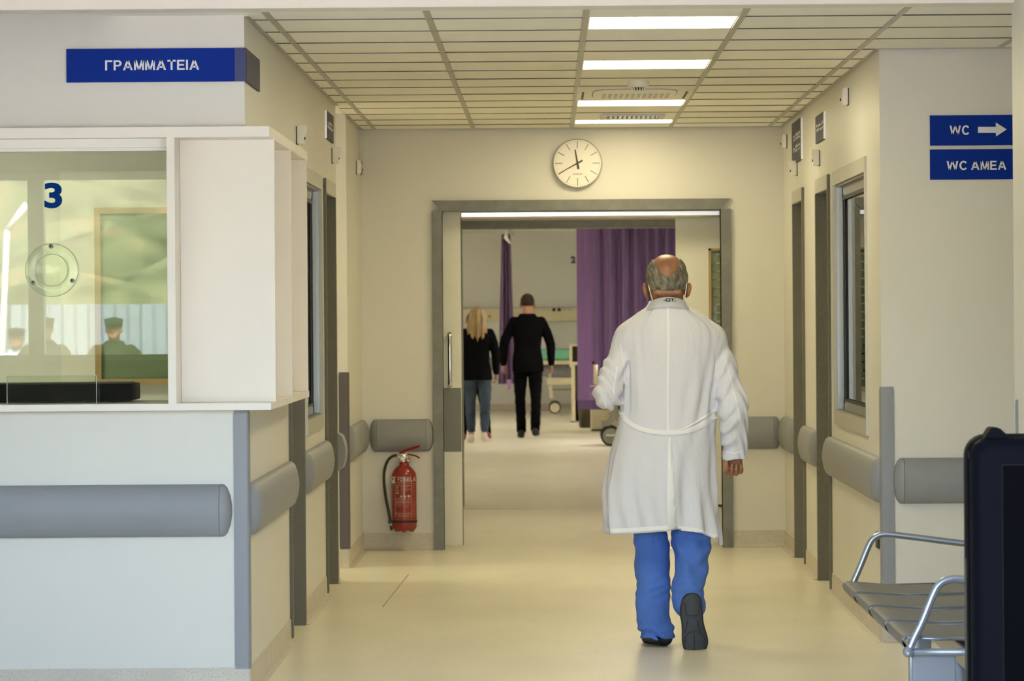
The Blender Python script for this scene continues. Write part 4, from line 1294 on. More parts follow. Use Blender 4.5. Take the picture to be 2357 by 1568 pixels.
blm = pmat('blind_slat', (0.27, 0.27, 0.18), rough=0.6)
for k in range(17):
    z = wz0 + 0.03 + k * 0.052
    if z < wz1 - 0.02:
        bm = bmesh.new(); prism(bm, [Vector((wx0 + 0.018, yr + 0.012, z)), Vector((wx0 + 0.018, yr + 0.026, z + 0.044)), Vector((wx0 + 0.018, yr + 0.028, z + 0.044)), Vector((wx0 + 0.018, yr + 0.014, z))], (0.364, 0, 0))
        obj('blind_slat', bm, blm, t)
p = at(1656, 1164, yr - 0.01)
obj('black_stop', boxes((p.x - 0.018, p.x + 0.014, yr - 0.014, yr, p.z - 0.006, p.z + 0.006)), M['black'], t)
yt = YE + 0.19
t = thing('door_track', 'shiny aluminium track above the sliding door leaves', 'door track', (0.3, yt, 2.03))
zt0, zt1 = at(1300, 501.5, yt).z, at(1300, 487, yt).z
bm = bmesh.new(); prism(bm, [Vector((-1.3, yt + 0.04, zt0)), Vector((-1.3, yt + 0.002, zt0)), Vector((-1.3, yt - 0.012, zt0 + 0.010)), Vector((-1.3, yt - 0.014, zt1 - 0.004)), Vector((-1.3, yt - 0.008, zt1)), Vector((-1.3, yt + 0.04, zt1))], (2.95, 0, 0))
obj('track_profile', bm, M['alu'], t)
obj('track_fixing', boxes((-1.3, 1.65, yt + 0.02, yt + 0.04, zt1, 2.16)), M['rail'], t)

# ------------------------------------------------------------------ waiting bench
t = thing('waiting_bench', 'grey metal waiting bench of joined seats by the kiosk', 'bench', (1.3, 12.5, 0))
SW = 0.535
ys_ = [13.79 - 0.598 * i for i in range(4)]
sfx = 1.10
def seat(y1):
    y0 = y1 - SW + 0.028
    prof = [(0.035, -0.050), (0.018, -0.042), (0.004, -0.026), (0.0, -0.012), (0.006, -0.002), (0.022, 0.003), (0.06, 0.0), (0.20, -0.012), (0.36, -0.008), (0.455, 0.002)]
    und = [(a + 0.003, b - 0.006) for a, b in prof[::-1]]
    bm = bmesh.new()
    prism(bm, [Vector((sfx + a, y0, 0.425 + b)) for a, b in prof] + [Vector((sfx + a, y0, 0.425 + b)) for a, b in und], (0, y1 - y0, 0))
    return bm
for y1 in ys_:
    o = obj('seat_plate', seat(y1), M['seat'], t, auto=40)
    y0 = y1 - SW + 0.028
    bm = bmesh.new()
    for yy in (y0 + 0.006, y1 - 0.006):
        tube(bm, [(sfx + 0.035, yy, 0.378), (sfx + 0.006, yy, 0.405), (sfx + 0.02, yy, 0.419), (sfx + 0.12, yy, 0.412), (sfx + 0.44, yy, 0.416)], 0.0055, 6)
    obj('edge_roll', bm, M['tube'], o, smooth=True)
    bk = bmesh.new()
    prism(bk, [Vector((sfx + 0.47, y0, 0.50)), Vector((sfx + 0.53, y0, 0.80)), Vector((sfx + 0.536, y0, 0.80)), Vector((sfx + 0.476, y0, 0.50))], (0, y1 - y0, 0))
    obj('backrest', bk, M['seat'], t)
yb0, yb1 = ys_[-1] - SW, ys_[0]
obj('beam', boxes((sfx + 0.20, sfx + 0.28, yb0 + 0.02, yb1 - 0.02, 0.315, 0.385), bev=0.006), M['tube'], t)
for y in (yb1 - 0.5, yb0 + 0.42):
    bm = bmesh.new()
    box(bm, sfx + 0.20, sfx + 0.28, y - 0.03, y + 0.03, 0.03, 0.33, bev=0.004)
    box(bm, sfx + 0.0, sfx + 0.52, y - 0.03, y + 0.03, 0.012, 0.035, bev=0.006)
    obj('leg', bm, M['tube'], t, auto=40)
obj('end_plate', boxes((sfx + 0.035, sfx + 0.17, yb0 + 0.012, yb0 + 0.05, 0.03, 0.375), bev=0.004), M['guard'], t)
def arm(y, knob=True):
    fr = 1.155
    bm = bmesh.new()
    tube(bm, ([(fr - 0.035, y, 0.375), (fr - 0.015, y, 0.42)] if knob else [(fr - 0.02, y, 0.405)]) + [(fr + 0.012, y, 0.475), (fr + 0.045, y, 0.555), (fr + 0.065, y, 0.587), (fr + 0.10, y, 0.602), (fr + 0.16, y, 0.598), (fr + 0.40, y, 0.566), (fr + 0.52, y, 0.556), (fr + 0.545, y, 0.53), (fr + 0.545, y, 0.40)], 0.0125, 12, smooth_pts=4)
    o = obj('armrest', bm, M['tube'], t, smooth=True)
    if not knob:
        return
    bm = bmesh.new(); tube(bm, [(fr - 0.035, y, 0.375), (fr + 0.35, y, 0.372)], 0.0115, 10); obj('arm_base_tube', bm, M['tube'], o, smooth=True)
    bm = bmesh.new(); lathe(bm, [(0, -0.022), (0.011, -0.018), (0.017, -0.010), (0.018, 0), (0.017, 0.010), (0.011, 0.018), (0, 0.022)], (fr - 0.035, y, 0.375), 16, 'Y'); obj('joint_cap', bm, M['tube'], o, smooth=True)
arm(13.80, False)
arm(yb0 + 0.0)

# ------------------------------------------------------------------ black kiosk
yk = 10.35
kx0 = at(2241, 1200, yk).x
t = thing('display_kiosk', 'tall black display kiosk standing at the edge of the frame in front of the bench', 'kiosk', (kx0 + 0.3, yk + 0.12, 0))
zt = at(2290, 1008, yk).z
def rrect(x0, x1, z0, z1, r, y, n=6):
    pts = []
    for cx_, cz_, a0 in ((x1 - r, z1 - r, 0), (x0 + r, z1 - r, PI / 2), (x0 + r, z0 + r, PI), (x1 - r, z0 + r, 1.5 * PI)):
        for k in range(n + 1):
            a = a0 + k / n * PI / 2
            pts.append(Vector((cx_ + r * math.cos(a), y, cz_ + r * math.sin(a))))
    return pts
bm = bmesh.new()
rings = []
for dy, ins in ((0.0, 0.026), (0.012, 0.010), (0.035, 0.0), (0.09, 0.0)):
    rings.append([bm.verts.new(p) for p in rrect(kx0 + ins, kx0 + 0.52 - ins, 0.03 + ins, zt - ins, 0.055, yk + dy)])
ring_faces(bm, rings)
obj('front_shell', bm, M['kiosk'], t, auto=60)
bm = bmesh.new()
ox = at(2223.5, 1200, yk + 0.12).x
rings = []
for dy, ins in ((0.10, 0.004), (0.115, 0.0), (0.17, 0.0), (0.19, 0.012)):
    rings.append([bm.verts.new(p) for p in rrect(ox + ins, kx0 + 0.535 - ins, 0.03, zt + 0.006 - ins, 0.06, yk + dy)])
ring_faces(bm, rings)
obj('rear_shell', bm, M['kiosk'], t, auto=60)
sx0 = at(2309, 1200, yk).x; sz1 = at(2309, 1072, yk).z
obj('screen', boxes((sx0, kx0 + 0.46, yk - 0.002, yk + 0.02, 0.12, sz1), bev=0.001), M['screen'], t)
obj('screen_rim', boxes((sx0 - 0.004, sx0, yk - 0.0035, yk + 0.01, 0.12, sz1 + 0.004), (sx0, kx0 + 0.46, yk - 0.0035, yk + 0.01, sz1, sz1 + 0.004)), pmat('kiosk_rim', (0.008, 0.008, 0.009), rough=0.5, spec=0.05), t)
p0, p1, p2, p3 = at(2268, 1012, yk), at(2285, 985, yk), at(2304, 986, yk), at(2323, 1003, yk)
bm = bmesh.new()
prism(bm, [Vector((q.x, yk + 0.03, q.z)) for q in (p0, p1, p2, p3)] + [Vector((p3.x, yk + 0.03, zt - 0.004))], (0, 0.10, 0))
bmesh.ops.bevel(bm, geom=list(bm.edges), offset=0.003, segments=2, affect='EDGES')
obj('top_handle', bm, M['kiosk'], t, auto=40)
obj('side_latch', boxes((ox + 0.004, ox + 0.02, yk + 0.05, yk + 0.12, at(0, 1070, yk).z - 0.006, at(0, 1070, yk).z + 0.012)), M['kiosk'], t)
obj('base_plate', boxes((ox + 0.02, kx0 + 0.51, yk - 0.03, yk + 0.24, 0.0, 0.03), bev=0.006), M['kiosk'], t)
obj('side_grip', boxes((ox - 0.001, ox + 0.006, yk + 0.115, yk + 0.165, 0.2, at(0, 1310, yk).z), bev=0.001), pmat('kiosk_grip', (0.03, 0.028, 0.022), rough=0.5), t)

# ------------------------------------------------------------------ ward beyond the doorway
def curtain(name, label, xs, y, z0, z1, foldfn, pinch=None, n=240, m=20, hook=True):
    bm = bmesh.new()
    rows = []
    for j in range(m + 1):
        q = j / m
        row = []
        for i in range(n + 1):
            u = i / n
            x = xs[0] + (xs[1] - xs[0]) * u
            amp = foldfn(u, q)
            if pinch:
                x = pinch(x, q)
            row.append(bm.verts.new((x, y + amp, z0 + (z1 - z0) * q)))
        rows.append(row)
    for a, b in zip(rows[:-1], rows[1:]):
        for i in range(n):
            bm.faces.new((a[i], a[i + 1], b[i + 1], b[i]))
    g = bmesh.ops.solidify(bm, geom=bm.faces[:], thickness=0.004)
    t = thing(name, label, 'curtain', ((xs[0] + xs[1]) / 2, y, z0))
    obj('cloth', bm, M['curtain'], t, smooth=True)
    return t
YC = 44.0
cxa, cxb = at(1328, 700, YC).x, 2.6
def f1(u, q):
    x = u * (cxb - cxa)
    fl = min(1, max(0.12, (x - 0.12) / 0.25))
    return fl * (0.085 * math.sin(x * 44 + 1.3 * math.sin(x * 7)) + 0.03 * math.sin(x * 97 + 2 * math.sin(x * 13))) * (0.75 + 0.25 * q) + 0.02 * math.sin(x * 9 + 2 * q)
t = curtain('purple_curtain', 'wide purple ward curtain hanging in deep folds behind the doctor', (cxa, cxb), YC, 0.30, 2.62, f1, n=420)
zh = 0.30
hem = bmesh.new()
n = 300
ra = []
for zz in (zh - 0.002, zh + 0.11):
    ra.append([hem.verts.new((cxa + (cxb - cxa) * i / n, YC - 0.004 + f1(i / n, 0.0), zz)) for i in range(n + 1)])
for i in range(n):
    hem.faces.new((ra[0][i], ra[0][i + 1], ra[1][i + 1], ra[1][i]))
obj('hem', hem, pmat('curtain_hem', (0.115, 0.06, 0.155), rough=0.85), t, smooth=True)
bm = bmesh.new(); tube(bm, [(cxa - 0.4, YC, 2.66), (cxb + 0.3, YC, 2.66)], 0.016, 8); obj('curtain_rail', bm, M['alu'], t, smooth=True)
for k in range(18):
    x = cxa + 0.05 + k * 0.12
    bm = bmesh.new(); tube(bm, [(x, YC, 2.645), (x, YC, 2.61)], 0.004, 6); obj('hook', bm, M['alu'], t)
YC2 = 50.0
xa, xb = at(1146, 800, YC2).x, at(1186, 800, YC2).x
xm = at(1165, 600, YC2).x
def f2(u, q):
    return 0.035 * math.sin(u * 21 + 0.5 * math.sin(q * 3)) + 0.02 * math.sin(u * 47)
def pin(x, q):
    return xm + (x - (xa + xb) / 2) * (1.0 - 0.50 * q) + ((xa + xb) / 2 - xm) * (1 - q)
t = curtain('purple_curtain', 'narrow gathered purple curtain beside the man in black', (xa, xb), YC2, 0.50, 2.55, f2, pin, n=90)
bm = bmesh.new(); tube(bm, [(xm, 46.0, 2.64), (xm + 0.02, YC2 - 0.5, 2.64), (xm + 0.06, 54.9, 2.64)], 0.02, 8); obj('curtain_rail', bm, M['alu'], t, smooth=True)
bm = bmesh.new()
tube(bm, [(xm + 0.02, YC2, 2.63), (xm + 0.0, YC2 - 0.05, 2.50), (xm + 0.06, YC2 - 0.08, 2.42)], [0.012, 0.03, 0.012], 8); obj('tie', bm, M['white'], t, smooth=True)
bm = bmesh.new()
r0 = at(1172, 890, YC2 - 0.1)
prism(bm, [Vector((r0.x - 0.035, YC2 - 0.06, 0.56)), Vector((r0.x + 0.035, YC2 - 0.06, 0.56)), Vector((r0.x + 0.028, YC2 - 0.06, 0.425)), Vector((r0.x - 0.02, YC2 - 0.06, 0.42))], (0, 0.02, 0))
obj('loose_tail', bm, M['curtain'], t)

# medical rail on the ward wall
za, zb = at(1250, 740, 55).z, at(1250, 709, 55).z
t = thing('medical_rail', 'long cream medical supply rail on the ward back wall', 'wall unit', (0, 55, za))
obj('housing', boxes((-4.5, 3.0, 54.9, 55.0, za, zb), bev=0.01), M['cream'], t, auto=40)
obj('top_edge', boxes((-4.5, 3.0, 54.895, 55.0, zb, zb + 0.012)), M['rail'], t)
for px, py, r_, mt in ((1275, 713, 0.026, M['black']), (1287, 713, 0.026, M['black']), (1253, 713, 0.010, M['rail']), (1262, 713, 0.010, M['rail']), (1300, 713, 0.012, M['rail']), (1310, 713, 0.012, M['rail']), (1127, 728, 0.024, pmat('yellow_outlet', (0.45, 0.36, 0.05), rough=0.5))):
    q = at(px, py, 54.9)
    bm = bmesh.new(); lathe(bm, [(0, 0), (r_, 0), (r_, -0.016), (r_ * 0.7, -0.022), (0, -0.022)], (q.x, 54.9, q.z), 14, 'Y'); obj('outlet', bm, mt, t)
q = at(1314, 606, 54.98); q2 = at(1325, 590, 54.98)
t = thing('bay_number', 'dark blue bay number 2 on the ward wall left of the wide curtain', 'sign', (q.x, 55, q.z))
text_on('digit', '2', lambda u, v: (q.x + u * (q2.x - q.x), 54.992, q.z + v * (q2.z - q.z)), M['signdark'], t, 0.05)

def castor(parent, c, r, mat, cover):
    bm = bmesh.new(); lathe(bm, [(0, -0.016), (r - 0.01, -0.018), (r, -0.012), (r, 0.012), (r - 0.01, 0.018), (0, 0.016)], c, 26, 'Y')
    w = obj('wheel', bm, M['black'], parent, auto=40)
    bm = bmesh.new(); lathe(bm, [(0, -0.024), (r * 0.80, -0.021), (r * 0.82, -0.015), (0, -0.015)], c, 24, 'Y'); obj('hub_cap', bm, cover, w, auto=40)
    return w
# bed with mint mattress at the back wall
yb = 53.6
P = lambda px, py: at(px, py, yb)
t = thing('hospital_bed', 'cream hospital bed with mint green mattress at the ward back wall', 'bed', (P(1300, 800).x, yb, 0))
xl = P(1258, 800).x
obj('mattress', boxes((P(1236, 820).x, 1.8, yb - 0.4, yb + 0.5, P(0, 838).z, P(0, 813).z), bev=0.03), M['mint'], t, auto=50)
obj('bed_deck', boxes((P(1236, 820).x, 1.85, yb - 0.42, yb + 0.52, P(0, 848).z, P(0, 839).z), bev=0.006), M['cream'], t)
obj('under_panel', boxes((P(1240, 820).x, 1.7, yb - 0.2, yb + 0.3, P(0, 876).z, P(0, 850).z)), M['bumper'], t)
obj('lower_frame', boxes((xl, 1.7, yb - 0.42, yb + 0.46, P(0, 895).z, P(0, 878).z), bev=0.006), M['cream'], t)
obj('lower_bar', boxes((P(1262, 0).x, 1.7, yb - 0.2, yb - 0.16, P(0, 908).z, P(0, 904).z)), M['rail'], t)
for yy in (yb - 0.40, yb + 0.42):
    bm = bmesh.new(); prism(bm, [Vector((P(1256, 0).x, yy, P(0, 868).z)), Vector((P(1262, 0).x, yy, P(0, 868).z)), Vector((P(1266, 0).x, yy, P(0, 925).z)), Vector((P(1258, 0).x, yy, P(0, 925).z))], (0, 0.03, 0)); obj('leg', bm, M['cream'], t)
    castor(t, Vector((P(1270, 0).x, yy - 0.01, 0.088)), 0.088, M['black'], M['cream'])
    castor(t, Vector((1.6, yy - 0.01, 0.088)), 0.088, M['black'], M['cream'])
    bm = boxes((1.58, 1.63, yy, yy + 0.03, 0.1, P(0, 880).z)); obj('leg', bm, M['cream'], t)

# open bedside cabinet
yb = 49.0
P = lambda px, py: at(px, py, yb)
xa, xb = P(1305, 0).x, P(1306, 0).x + 0.50
zt_, zm_ = P(0, 803).z, P(0, 847).z
t = thing('bedside_cabinet', 'cream bedside cabinet with dark open shelf just left of the wide curtain', 'cabinet', ((xa + xb) / 2, yb, 0))
obj('upper_side', boxes((xa, xa + 0.035, yb, yb + 0.45, zm_ - 0.05, zt_), bev=0.005), M['cream'], t)
obj('top_board', boxes((xa, xb, yb, yb + 0.45, zt_ - 0.025, zt_ + 0.0), bev=0.004), M['cream'], t)
obj('shelf_board', boxes((xa + 0.02, xb, yb - 0.01, yb + 0.45, zm_ - 0.02, zm_ + 0.02), bev=0.005), M['cream'], t)
obj('leg', boxes((P(1309, 0).x, P(1317, 0).x, yb, yb + 0.04, 0.012, zm_), bev=0.004), M['cream'], t)
obj('leg', boxes((P(1309, 0).x, P(1317, 0).x, yb + 0.4, yb + 0.44, 0.0, zm_), bev=0.004), M['cream'], t)
obj('back_panel', boxes((P(1311, 0).x, xb, yb + 0.25, yb + 0.27, 0.3, zt_ - 0.02)), M['olive'], t)
obj('drawer_block', boxes((P(1318, 0).x, P(1332, 0).x, yb + 0.03, yb + 0.4, 0.012, 0.34), bev=0.006), M['suit'], t)
obj('glide_foot', boxes((P(1306, 0).x, P(1318, 0).x, yb, yb + 0.05, 0.0, 0.012)), M['black'], t)
# cream cabinet under the curtain
yb = 45.2
P = lambda px, py: at(px, py, yb)
t = thing('drawer_cabinet', 'low cream drawer cabinet showing below the curtain hem', 'cabinet', (P(1385, 0).x, yb, 0))
obj('carcass', boxes((P(1353, 0).x, P(1353, 0).x + 0.6, yb, yb + 0.5, 0.02, 0.75), bev=0.006), M['cream'], t)
obj('plinth', boxes((P(1354, 0).x, P(1353, 0).x + 0.59, yb + 0.02, yb + 0.48, 0.0, 0.02)), M['black'], t)
for z in (0.05, 0.28, 0.51):
    d = obj('drawer', boxes((P(1353, 0).x + 0.012, P(1353, 0).x + 0.588, yb - 0.014, yb, z, z + 0.215), bev=0.004), M['cream'], t)
    obj('drawer_handle', boxes((P(1353, 0).x + 0.22, P(1353, 0).x + 0.38, yb - 0.034, yb - 0.014, z + 0.16, z + 0.175)), M['rail'], d)
yb = 46.6
P = lambda px, py: at(px, py, yb)
t = thing('waste_bin', 'dark waste bin showing under the curtain hem beside the drawer cabinet', 'bin', (P(1343, 0).x, yb, 0))
bm = bmesh.new(); lathe(bm, [(0, 0.0), (0.085, 0.0), (0.095, 0.02), (0.115, 0.36), (0.118, 0.38), (0.105, 0.38), (0, 0.37)], (P(1343, 0).x, yb, 0), 24); obj('body', bm, M['olive'], t, auto=40)
bm = bmesh.new(); lathe(bm, [(0.112, 0.375), (0.122, 0.378), (0.122, 0.395), (0.0, 0.42)], (P(1343, 0).x, yb, 0), 24); obj('lid', bm, M['kick'], t, auto=40)
# stretcher on big castors, mostly behind the doctor
yb = 40.3
P = lambda px, py: at(px, py, yb)
t = thing('patient_trolley', 'patient trolley on grey castors mostly hidden behind the doctor', 'trolley', (P(1450, 0).x, yb, 0))
x0 = P(1393, 0).x
obj('deck', boxes((x0 + 0.12, x0 + 1.9, yb - 0.3, yb + 0.35, 0.58, 0.63), bev=0.01), M['wheelgrey'], t)
obj('mattress', boxes((x0 + 0.14, x0 + 1.88, yb - 0.29, yb + 0.34, 0.63, 0.71), bev=0.025), M['suit'], t, auto=50)
for xx in (x0, x0 + 1.6):
    for yy in (yb - 0.28, yb + 0.30):
        w = castor(t, Vector((xx + 0.02, yy, 0.108)), 0.108, M['black'], M['wheelgrey'])
        bm = bmesh.new(); strip(bm, [Vector((xx - 0.07, yy + 0.0, 0.235)), Vector((xx + 0.0, yy, 0.245)), Vector((xx + 0.05, yy, 0.30)), Vector((xx + 0.08, yy, 0.40))], 0.05, 0.05); obj('castor_fork', bm, M['wheelgrey'], t)
        bm = boxes((xx + 0.045, xx + 0.10, yy - 0.03, yy + 0.03, 0.28, 0.60), bev=0.006); obj('leg', bm, M['wheelgrey'], t)
        bm = bmesh.new(); tube(bm, [(xx - 0.03, yy - 0.028, 0.12), (xx + 0.12, yy - 0.03, 0.118)], 0.010, 8); obj('brake_pedal', bm, M['white'], t)
bm = bmesh.new(); tube(bm, [P(1371, 885), P(1371, 840)], [0.024, 0.026], 10); obj('push_handle', bm, M['cream'], t, smooth=True)
bm = bmesh.new(); tube(bm, [P(1371, 885), Vector((x0 + 0.16, yb, 0.60))], 0.014, 8); obj('handle_tube', bm, M['wheelgrey'], t, smooth=True)
for px, py in ((1364, 889), (1367, 906)):
    q = P(px, py); bm = bmesh.new(); tube(bm, [q - Vector((0.028, 0, 0)), q + Vector((0.03, 0, 0)), Vector((x0 + 0.15, yb, 0.6))], 0.008, 6); obj('release_lever', bm, M['cream'], t)
q = P(1368, 837)
bm = bmesh.new(); lathe(bm, [(0, -0.02), (0.018, -0.02), (0.018, 0.02), (0, 0.02)], (q.x - 0.012, yb, q.z + 0.01), 10, 'Y'); obj('rubber_cap', bm, M['black'], t)

# ------------------------------------------------------------------ outside, mirrored in the counter glass
t = thing('sheet_fence', 'pale blue corrugated sheet fence across the forecourt', 'fence', (0, -14, -0.3))
for k in range(14):
    bm = bmesh.new()
    x0 = -21 + k * 3.0
    pr = []
    for i in range(11):
        xx = x0 + i * 0.3
        pr += [(xx, -14.0), (xx + 0.11, -14.0), (xx + 0.15, -13.95), (xx + 0.26, -13.95)]
    pr = [q for q in pr if q[0] <= x0 + 3.0]
    back = [(x, y - 0.006) for x, y in pr[::-1]]
    n_ = len(pr)
    lo = [bm.verts.new((x, y, -0.3)) for x, y in pr + back]
    hi_ = [bm.verts.new((x, y, 1.6)) for x, y in pr + back]
    for i in range(2 * n_):
        j = (i + 1) % (2 * n_)
        bm.faces.new((lo[i], lo[j], hi_[j], hi_[i]))
    obj('sheet', bm, M['fence'], t)
def mirror_pt(px, py, Y):
    """world point outdoors whose mirror image in the counter glass falls at this pixel"""
    q = at(px, py, 2 * (YG - 0.004) - Y)
    return Vector((q.x, Y, q.z))
t = thing('street_lamp', 'white bent street lamp post outside by the fence', 'lamp post', mirror_pt(5, 900, -13.0))
a, b, c = mirror_pt(5, 800, -13.2), mirror_pt(16, 530, -13.2), mirror_pt(62, 470, -13.2)
bm = bmesh.new(); tube(bm, [Vector((a.x, -13.2, -0.3)), a, b], 0.035, 10); obj('post', bm, M['white'], t, smooth=True)
bm = bmesh.new(); tube(bm, [b, c], [0.035, 0.045], 10); obj('arm', bm, M['white'], t, smooth=True)

# ------------------------------------------------------------------ people
def hand(B, w, d, n, s, curl=(20, 25, 20), size=1.0, k=0.005, thumb=(0.8, 0.55, 0.35)):
    """w wrist, d along the hand, n out of the palm, s towards the thumb; five separate bent fingers"""
    w, d, n, s = Vector(w), Vector(d).normalized(), Vector(n).normalized(), Vector(s).normalized()
    for o in (-0.030, -0.010, 0.010, 0.028):
        B.cap(w + s * (o * 0.6 * size), w + d * 0.082 * size + s * (o * size), 0.013 * size, 0.0115 * size, 0.012)
    lens = {0.030: 0.068, 0.010: 0.078, -0.010: 0.072, -0.029: 0.056}
    for o, ln in lens.items():
        p = w + d * (0.084 - 0.25 * abs(o)) * size + s * (o * size)
        a = 0
        for q, (fr, cu) in enumerate(zip((0.46, 0.30, 0.24), curl)):
            a += math.radians(cu)
            dd = d * math.cos(a) + n * math.sin(a)
            e = p + dd * (ln * fr * size)
            r0 = (0.0098, 0.0088, 0.0080)[q] * size
            B.cap(p, e, r0, r0 * 0.93, k if q else 0.008)
            p = e
    t0 = w + d * 0.022 * size + s * 0.026 * size + n * 0.006
    t1 = t0 + (d * thumb[0] + s * thumb[1] + n * thumb[2]).normalized() * 0.042 * size
    t2 = t1 + (d * thumb[0] * 1.2 + s * thumb[1] * 0.1 + n * thumb[2] * 1.4).normalized() * 0.030 * size
    B.cap(w + s * 0.012, t0, 0.015 * size, 0.0135 * size, 0.012)
    B.cap(t0, t1, 0.0135 * size, 0.0108 * size, 0.008)
    B.cap(t1, t2, 0.0106 * size, 0.0085 * size, 0.004)

def head_shape(B, c, s, fs=1.0, k=0.02):
    """skull, jaw, face and ears; c the skull centre, fs the way the face looks along Y"""
    c = Vector(c)
    V = lambda x, y, z: c + Vector((x * s, y * fs * s, z * s))
    B.ell(V(0, -0.006, 0.018), Vector((0.079, 0.098, 0.092)) * s, 0.02)
    B.ell(V(0, 0.030, -0.045), Vector((0.064, 0.070, 0.075)) * s, 0.03)
    B.ell(V(0, 0.075, -0.092), Vector((0.030, 0.024, 0.020)) * s, 0.03)
    B.cap(V(0, 0.092, -0.005), V(0, 0.118, -0.036), 0.009 * s, 0.015 * s, 0.012)
    B.cap(V(-0.018, 0.086, -0.066), V(0.018, 0.086, -0.066), 0.009 * s, None, 0.006)
    B.cap(V(-0.04, 0.082, 0.016), V(0.04, 0.082, 0.016), 0.010 * s, None, 0.015)
    for e in (-1, 1):
        B.ell(V(e * 0.032, 0.098, -0.004), Vector((0.014, 0.010, 0.009)) * s, 0.008, 'cut')
        R = Matrix.Rotation(e * fs * math.radians(28), 4, 'Z')
        B.ell(V(e * 0.083, -0.004, -0.022), Vector((0.008, 0.021, 0.034)) * s, 0.006, rot=R)
        B.cap(V(e * 0.076, 0.008, -0.020), V(e * 0.083, 0.004, -0.022), 0.012 * s, 0.010 * s, 0.006)

def figure(name, label, x, y, z0, height, top, legs, hair=None, skin='skin2', h=0.010, coat_hem=0.84, feet='clog', elbow=(0.05, 0.05), shoulder=0.185,
           step=0.0, sleeve='top', cap=None, jacket_w=1.0, group=None, foot_dx=(0, 0), arms=None, lean=0.0, rolled=False, fem=False):
    """a standing or walking person looking along +Y"""
    s = height / 1.75
    O = Vector((x, y, z0))
    P = lambda a, b, c: O + Vector((a * s, b * s, c * s))
    sh, hipx = shoulder, 0.085
    kn = {-1: P(-0.095 + foot_dx[0] * .5, 0.05 + step * 0.5, 0.50), 1: P(0.095 + foot_dx[1] * .5, 0.03 - step * 0.3, 0.50)}
    an = {-1: P(-0.085 + foot_dx[0], step, 0.09), 1: P(0.085 + foot_dx[1], -step, 0.09 + 0.5 * abs(step) * 0.5)}
    arm = {}
    for i, e in ((0, -1), (1, 1)):
        so = P(e * sh, lean, 1.415)
        if arms and arms[i]:
            el, wr = P(*arms[i][0]), P(*arms[i][1])
        else:
            el = P(e * (sh + 0.05 + elbow[i]), -0.03 + lean, 1.13)
            wr = P(e * (sh + 0.055 + elbow[i] * 1.1), 0.05 + lean, 0.885)
        arm[e] = (so, el, wr)
    lo, hi = O + Vector((-0.48, -0.34 - abs(step), -0.02)) * s, O + Vector((0.48, 0.40 + abs(step), 1.84)) * s
    B = Body(lo, hi, h)
    hc = P(0, 0.02 + lean, 1.625)
    head_shape(B, hc, s)
    B.cap(P(0, -0.012 + lean, 1.58), P(0, -0.025 + lean, 1.44), 0.056 * s, 0.062 * s, 0.03)
    tw = 0.92 if fem else 1.0
    B.loft([(P(0, 0, z).z, x, y + (cy + lean * max(0, (z - 0.9) / 0.5)) * s, rx * s * tw, ry * s) for z, cy, rx, ry in
            ((0.86, 0, 0.155, 0.11), (1.0, 0, 0.155, 0.11), (1.12, 0, 0.140, 0.10), (1.28, -0.01, 0.16, 0.11), (1.38, -0.015, 0.165, 0.10), (1.44, -0.02, 0.12, 0.075), (1.48, -0.02, 0.07, 0.06))], 0.03)
    for e in (-1, 1):
        so, el, wr = arm[e]
        sb = so - Vector((e * 0.030, 0, 0.022)) * s
        B.chain([(*sb, 0.044 * s), (*((sb + el) / 2), 0.040 * s), (*el, 0.039 * s), (*((el + wr) / 2), 0.037 * s), (*wr, 0.028 * s)], 0.03, per=2)
        d = (wr - el).normalized()
        hand(B, wr, d, Vector((-e, -0.4, 0)), Vector((0, 1, 0.1)), curl=(28, 32, 25), size=s, k=0.004)
        B.chain([(*P(e * hipx, 0, 0.92), 0.085 * s), (*((P(e * hipx, 0, 0.92) + kn[e]) / 2), 0.072 * s), (*kn[e], 0.052 * s), (*((kn[e] * 0.65 + an[e] * 0.35)), 0.053 * s), (*an[e], 0.036 * s)], 0.03, per=2)
        B.cap(an[e] - Vector((0, 0.03, 0.05)) * s, an[e] + Vector((0, 0.12, -0.065)) * s, 0.034 * s, 0.026 * s, 0.02)
    body = bodyobj(name, B, M[skin], None, 1, origin=tuple(O))
    tag(body, label, 'person', group)
    # jacket
    B = Body(lo, hi, h)
    j = jacket_w
    rows = [(coat_hem, 0, 0.178, 0.135), (0.95, 0, 0.170, 0.130), (1.10, 0, 0.152 if not fem else 0.135, 0.118), (1.28, -0.01, 0.172, 0.13), (1.38, -0.015, 0.178, 0.12), (1.445, -0.02, 0.13, 0.09), (1.50, -0.02, 0.075, 0.07)]
    B.loft([(P(0, 0, z).z, x, y + (cy + lean * max(0, (z - 0.9) / 0.5)) * s, rx * s * j * tw, ry * s) for z, cy, rx, ry in rows], 0.02, p=2.2,
           fold=lambda X, Y, Z, a: 0.006 * s * np.sin(5 * a + 9 * (Z - z0)) * np.clip((P(0, 0, 1.2).z - Z) / 0.3, 0, 1))
    for e in (-1, 1):
        so, el, wr = arm[e]
        we = wr * 0.93 + el * 0.07
        B.chain([(*(so - Vector((e * 0.016, 0, 0.012)) * s), 0.062 * s), (*((so + el) / 2), 0.061 * s), (*el, 0.056 * s), (*((el + we) / 2), 0.050 * s), (*we, 0.041 * s)], 0.025, per=2)
    jk = bodyobj('jacket' if not fem else 'blazer', B, M[top], body, 1)
    # trousers
    B = Body(lo, hi, h)
    B.loft([(P(0, 0, z).z, x, y, rx * s * tw, ry * s) for z, rx, ry in ((0.80, 0.165, 0.118), (0.90, 0.165, 0.12), (1.0, 0.158, 0.118))], 0.02)
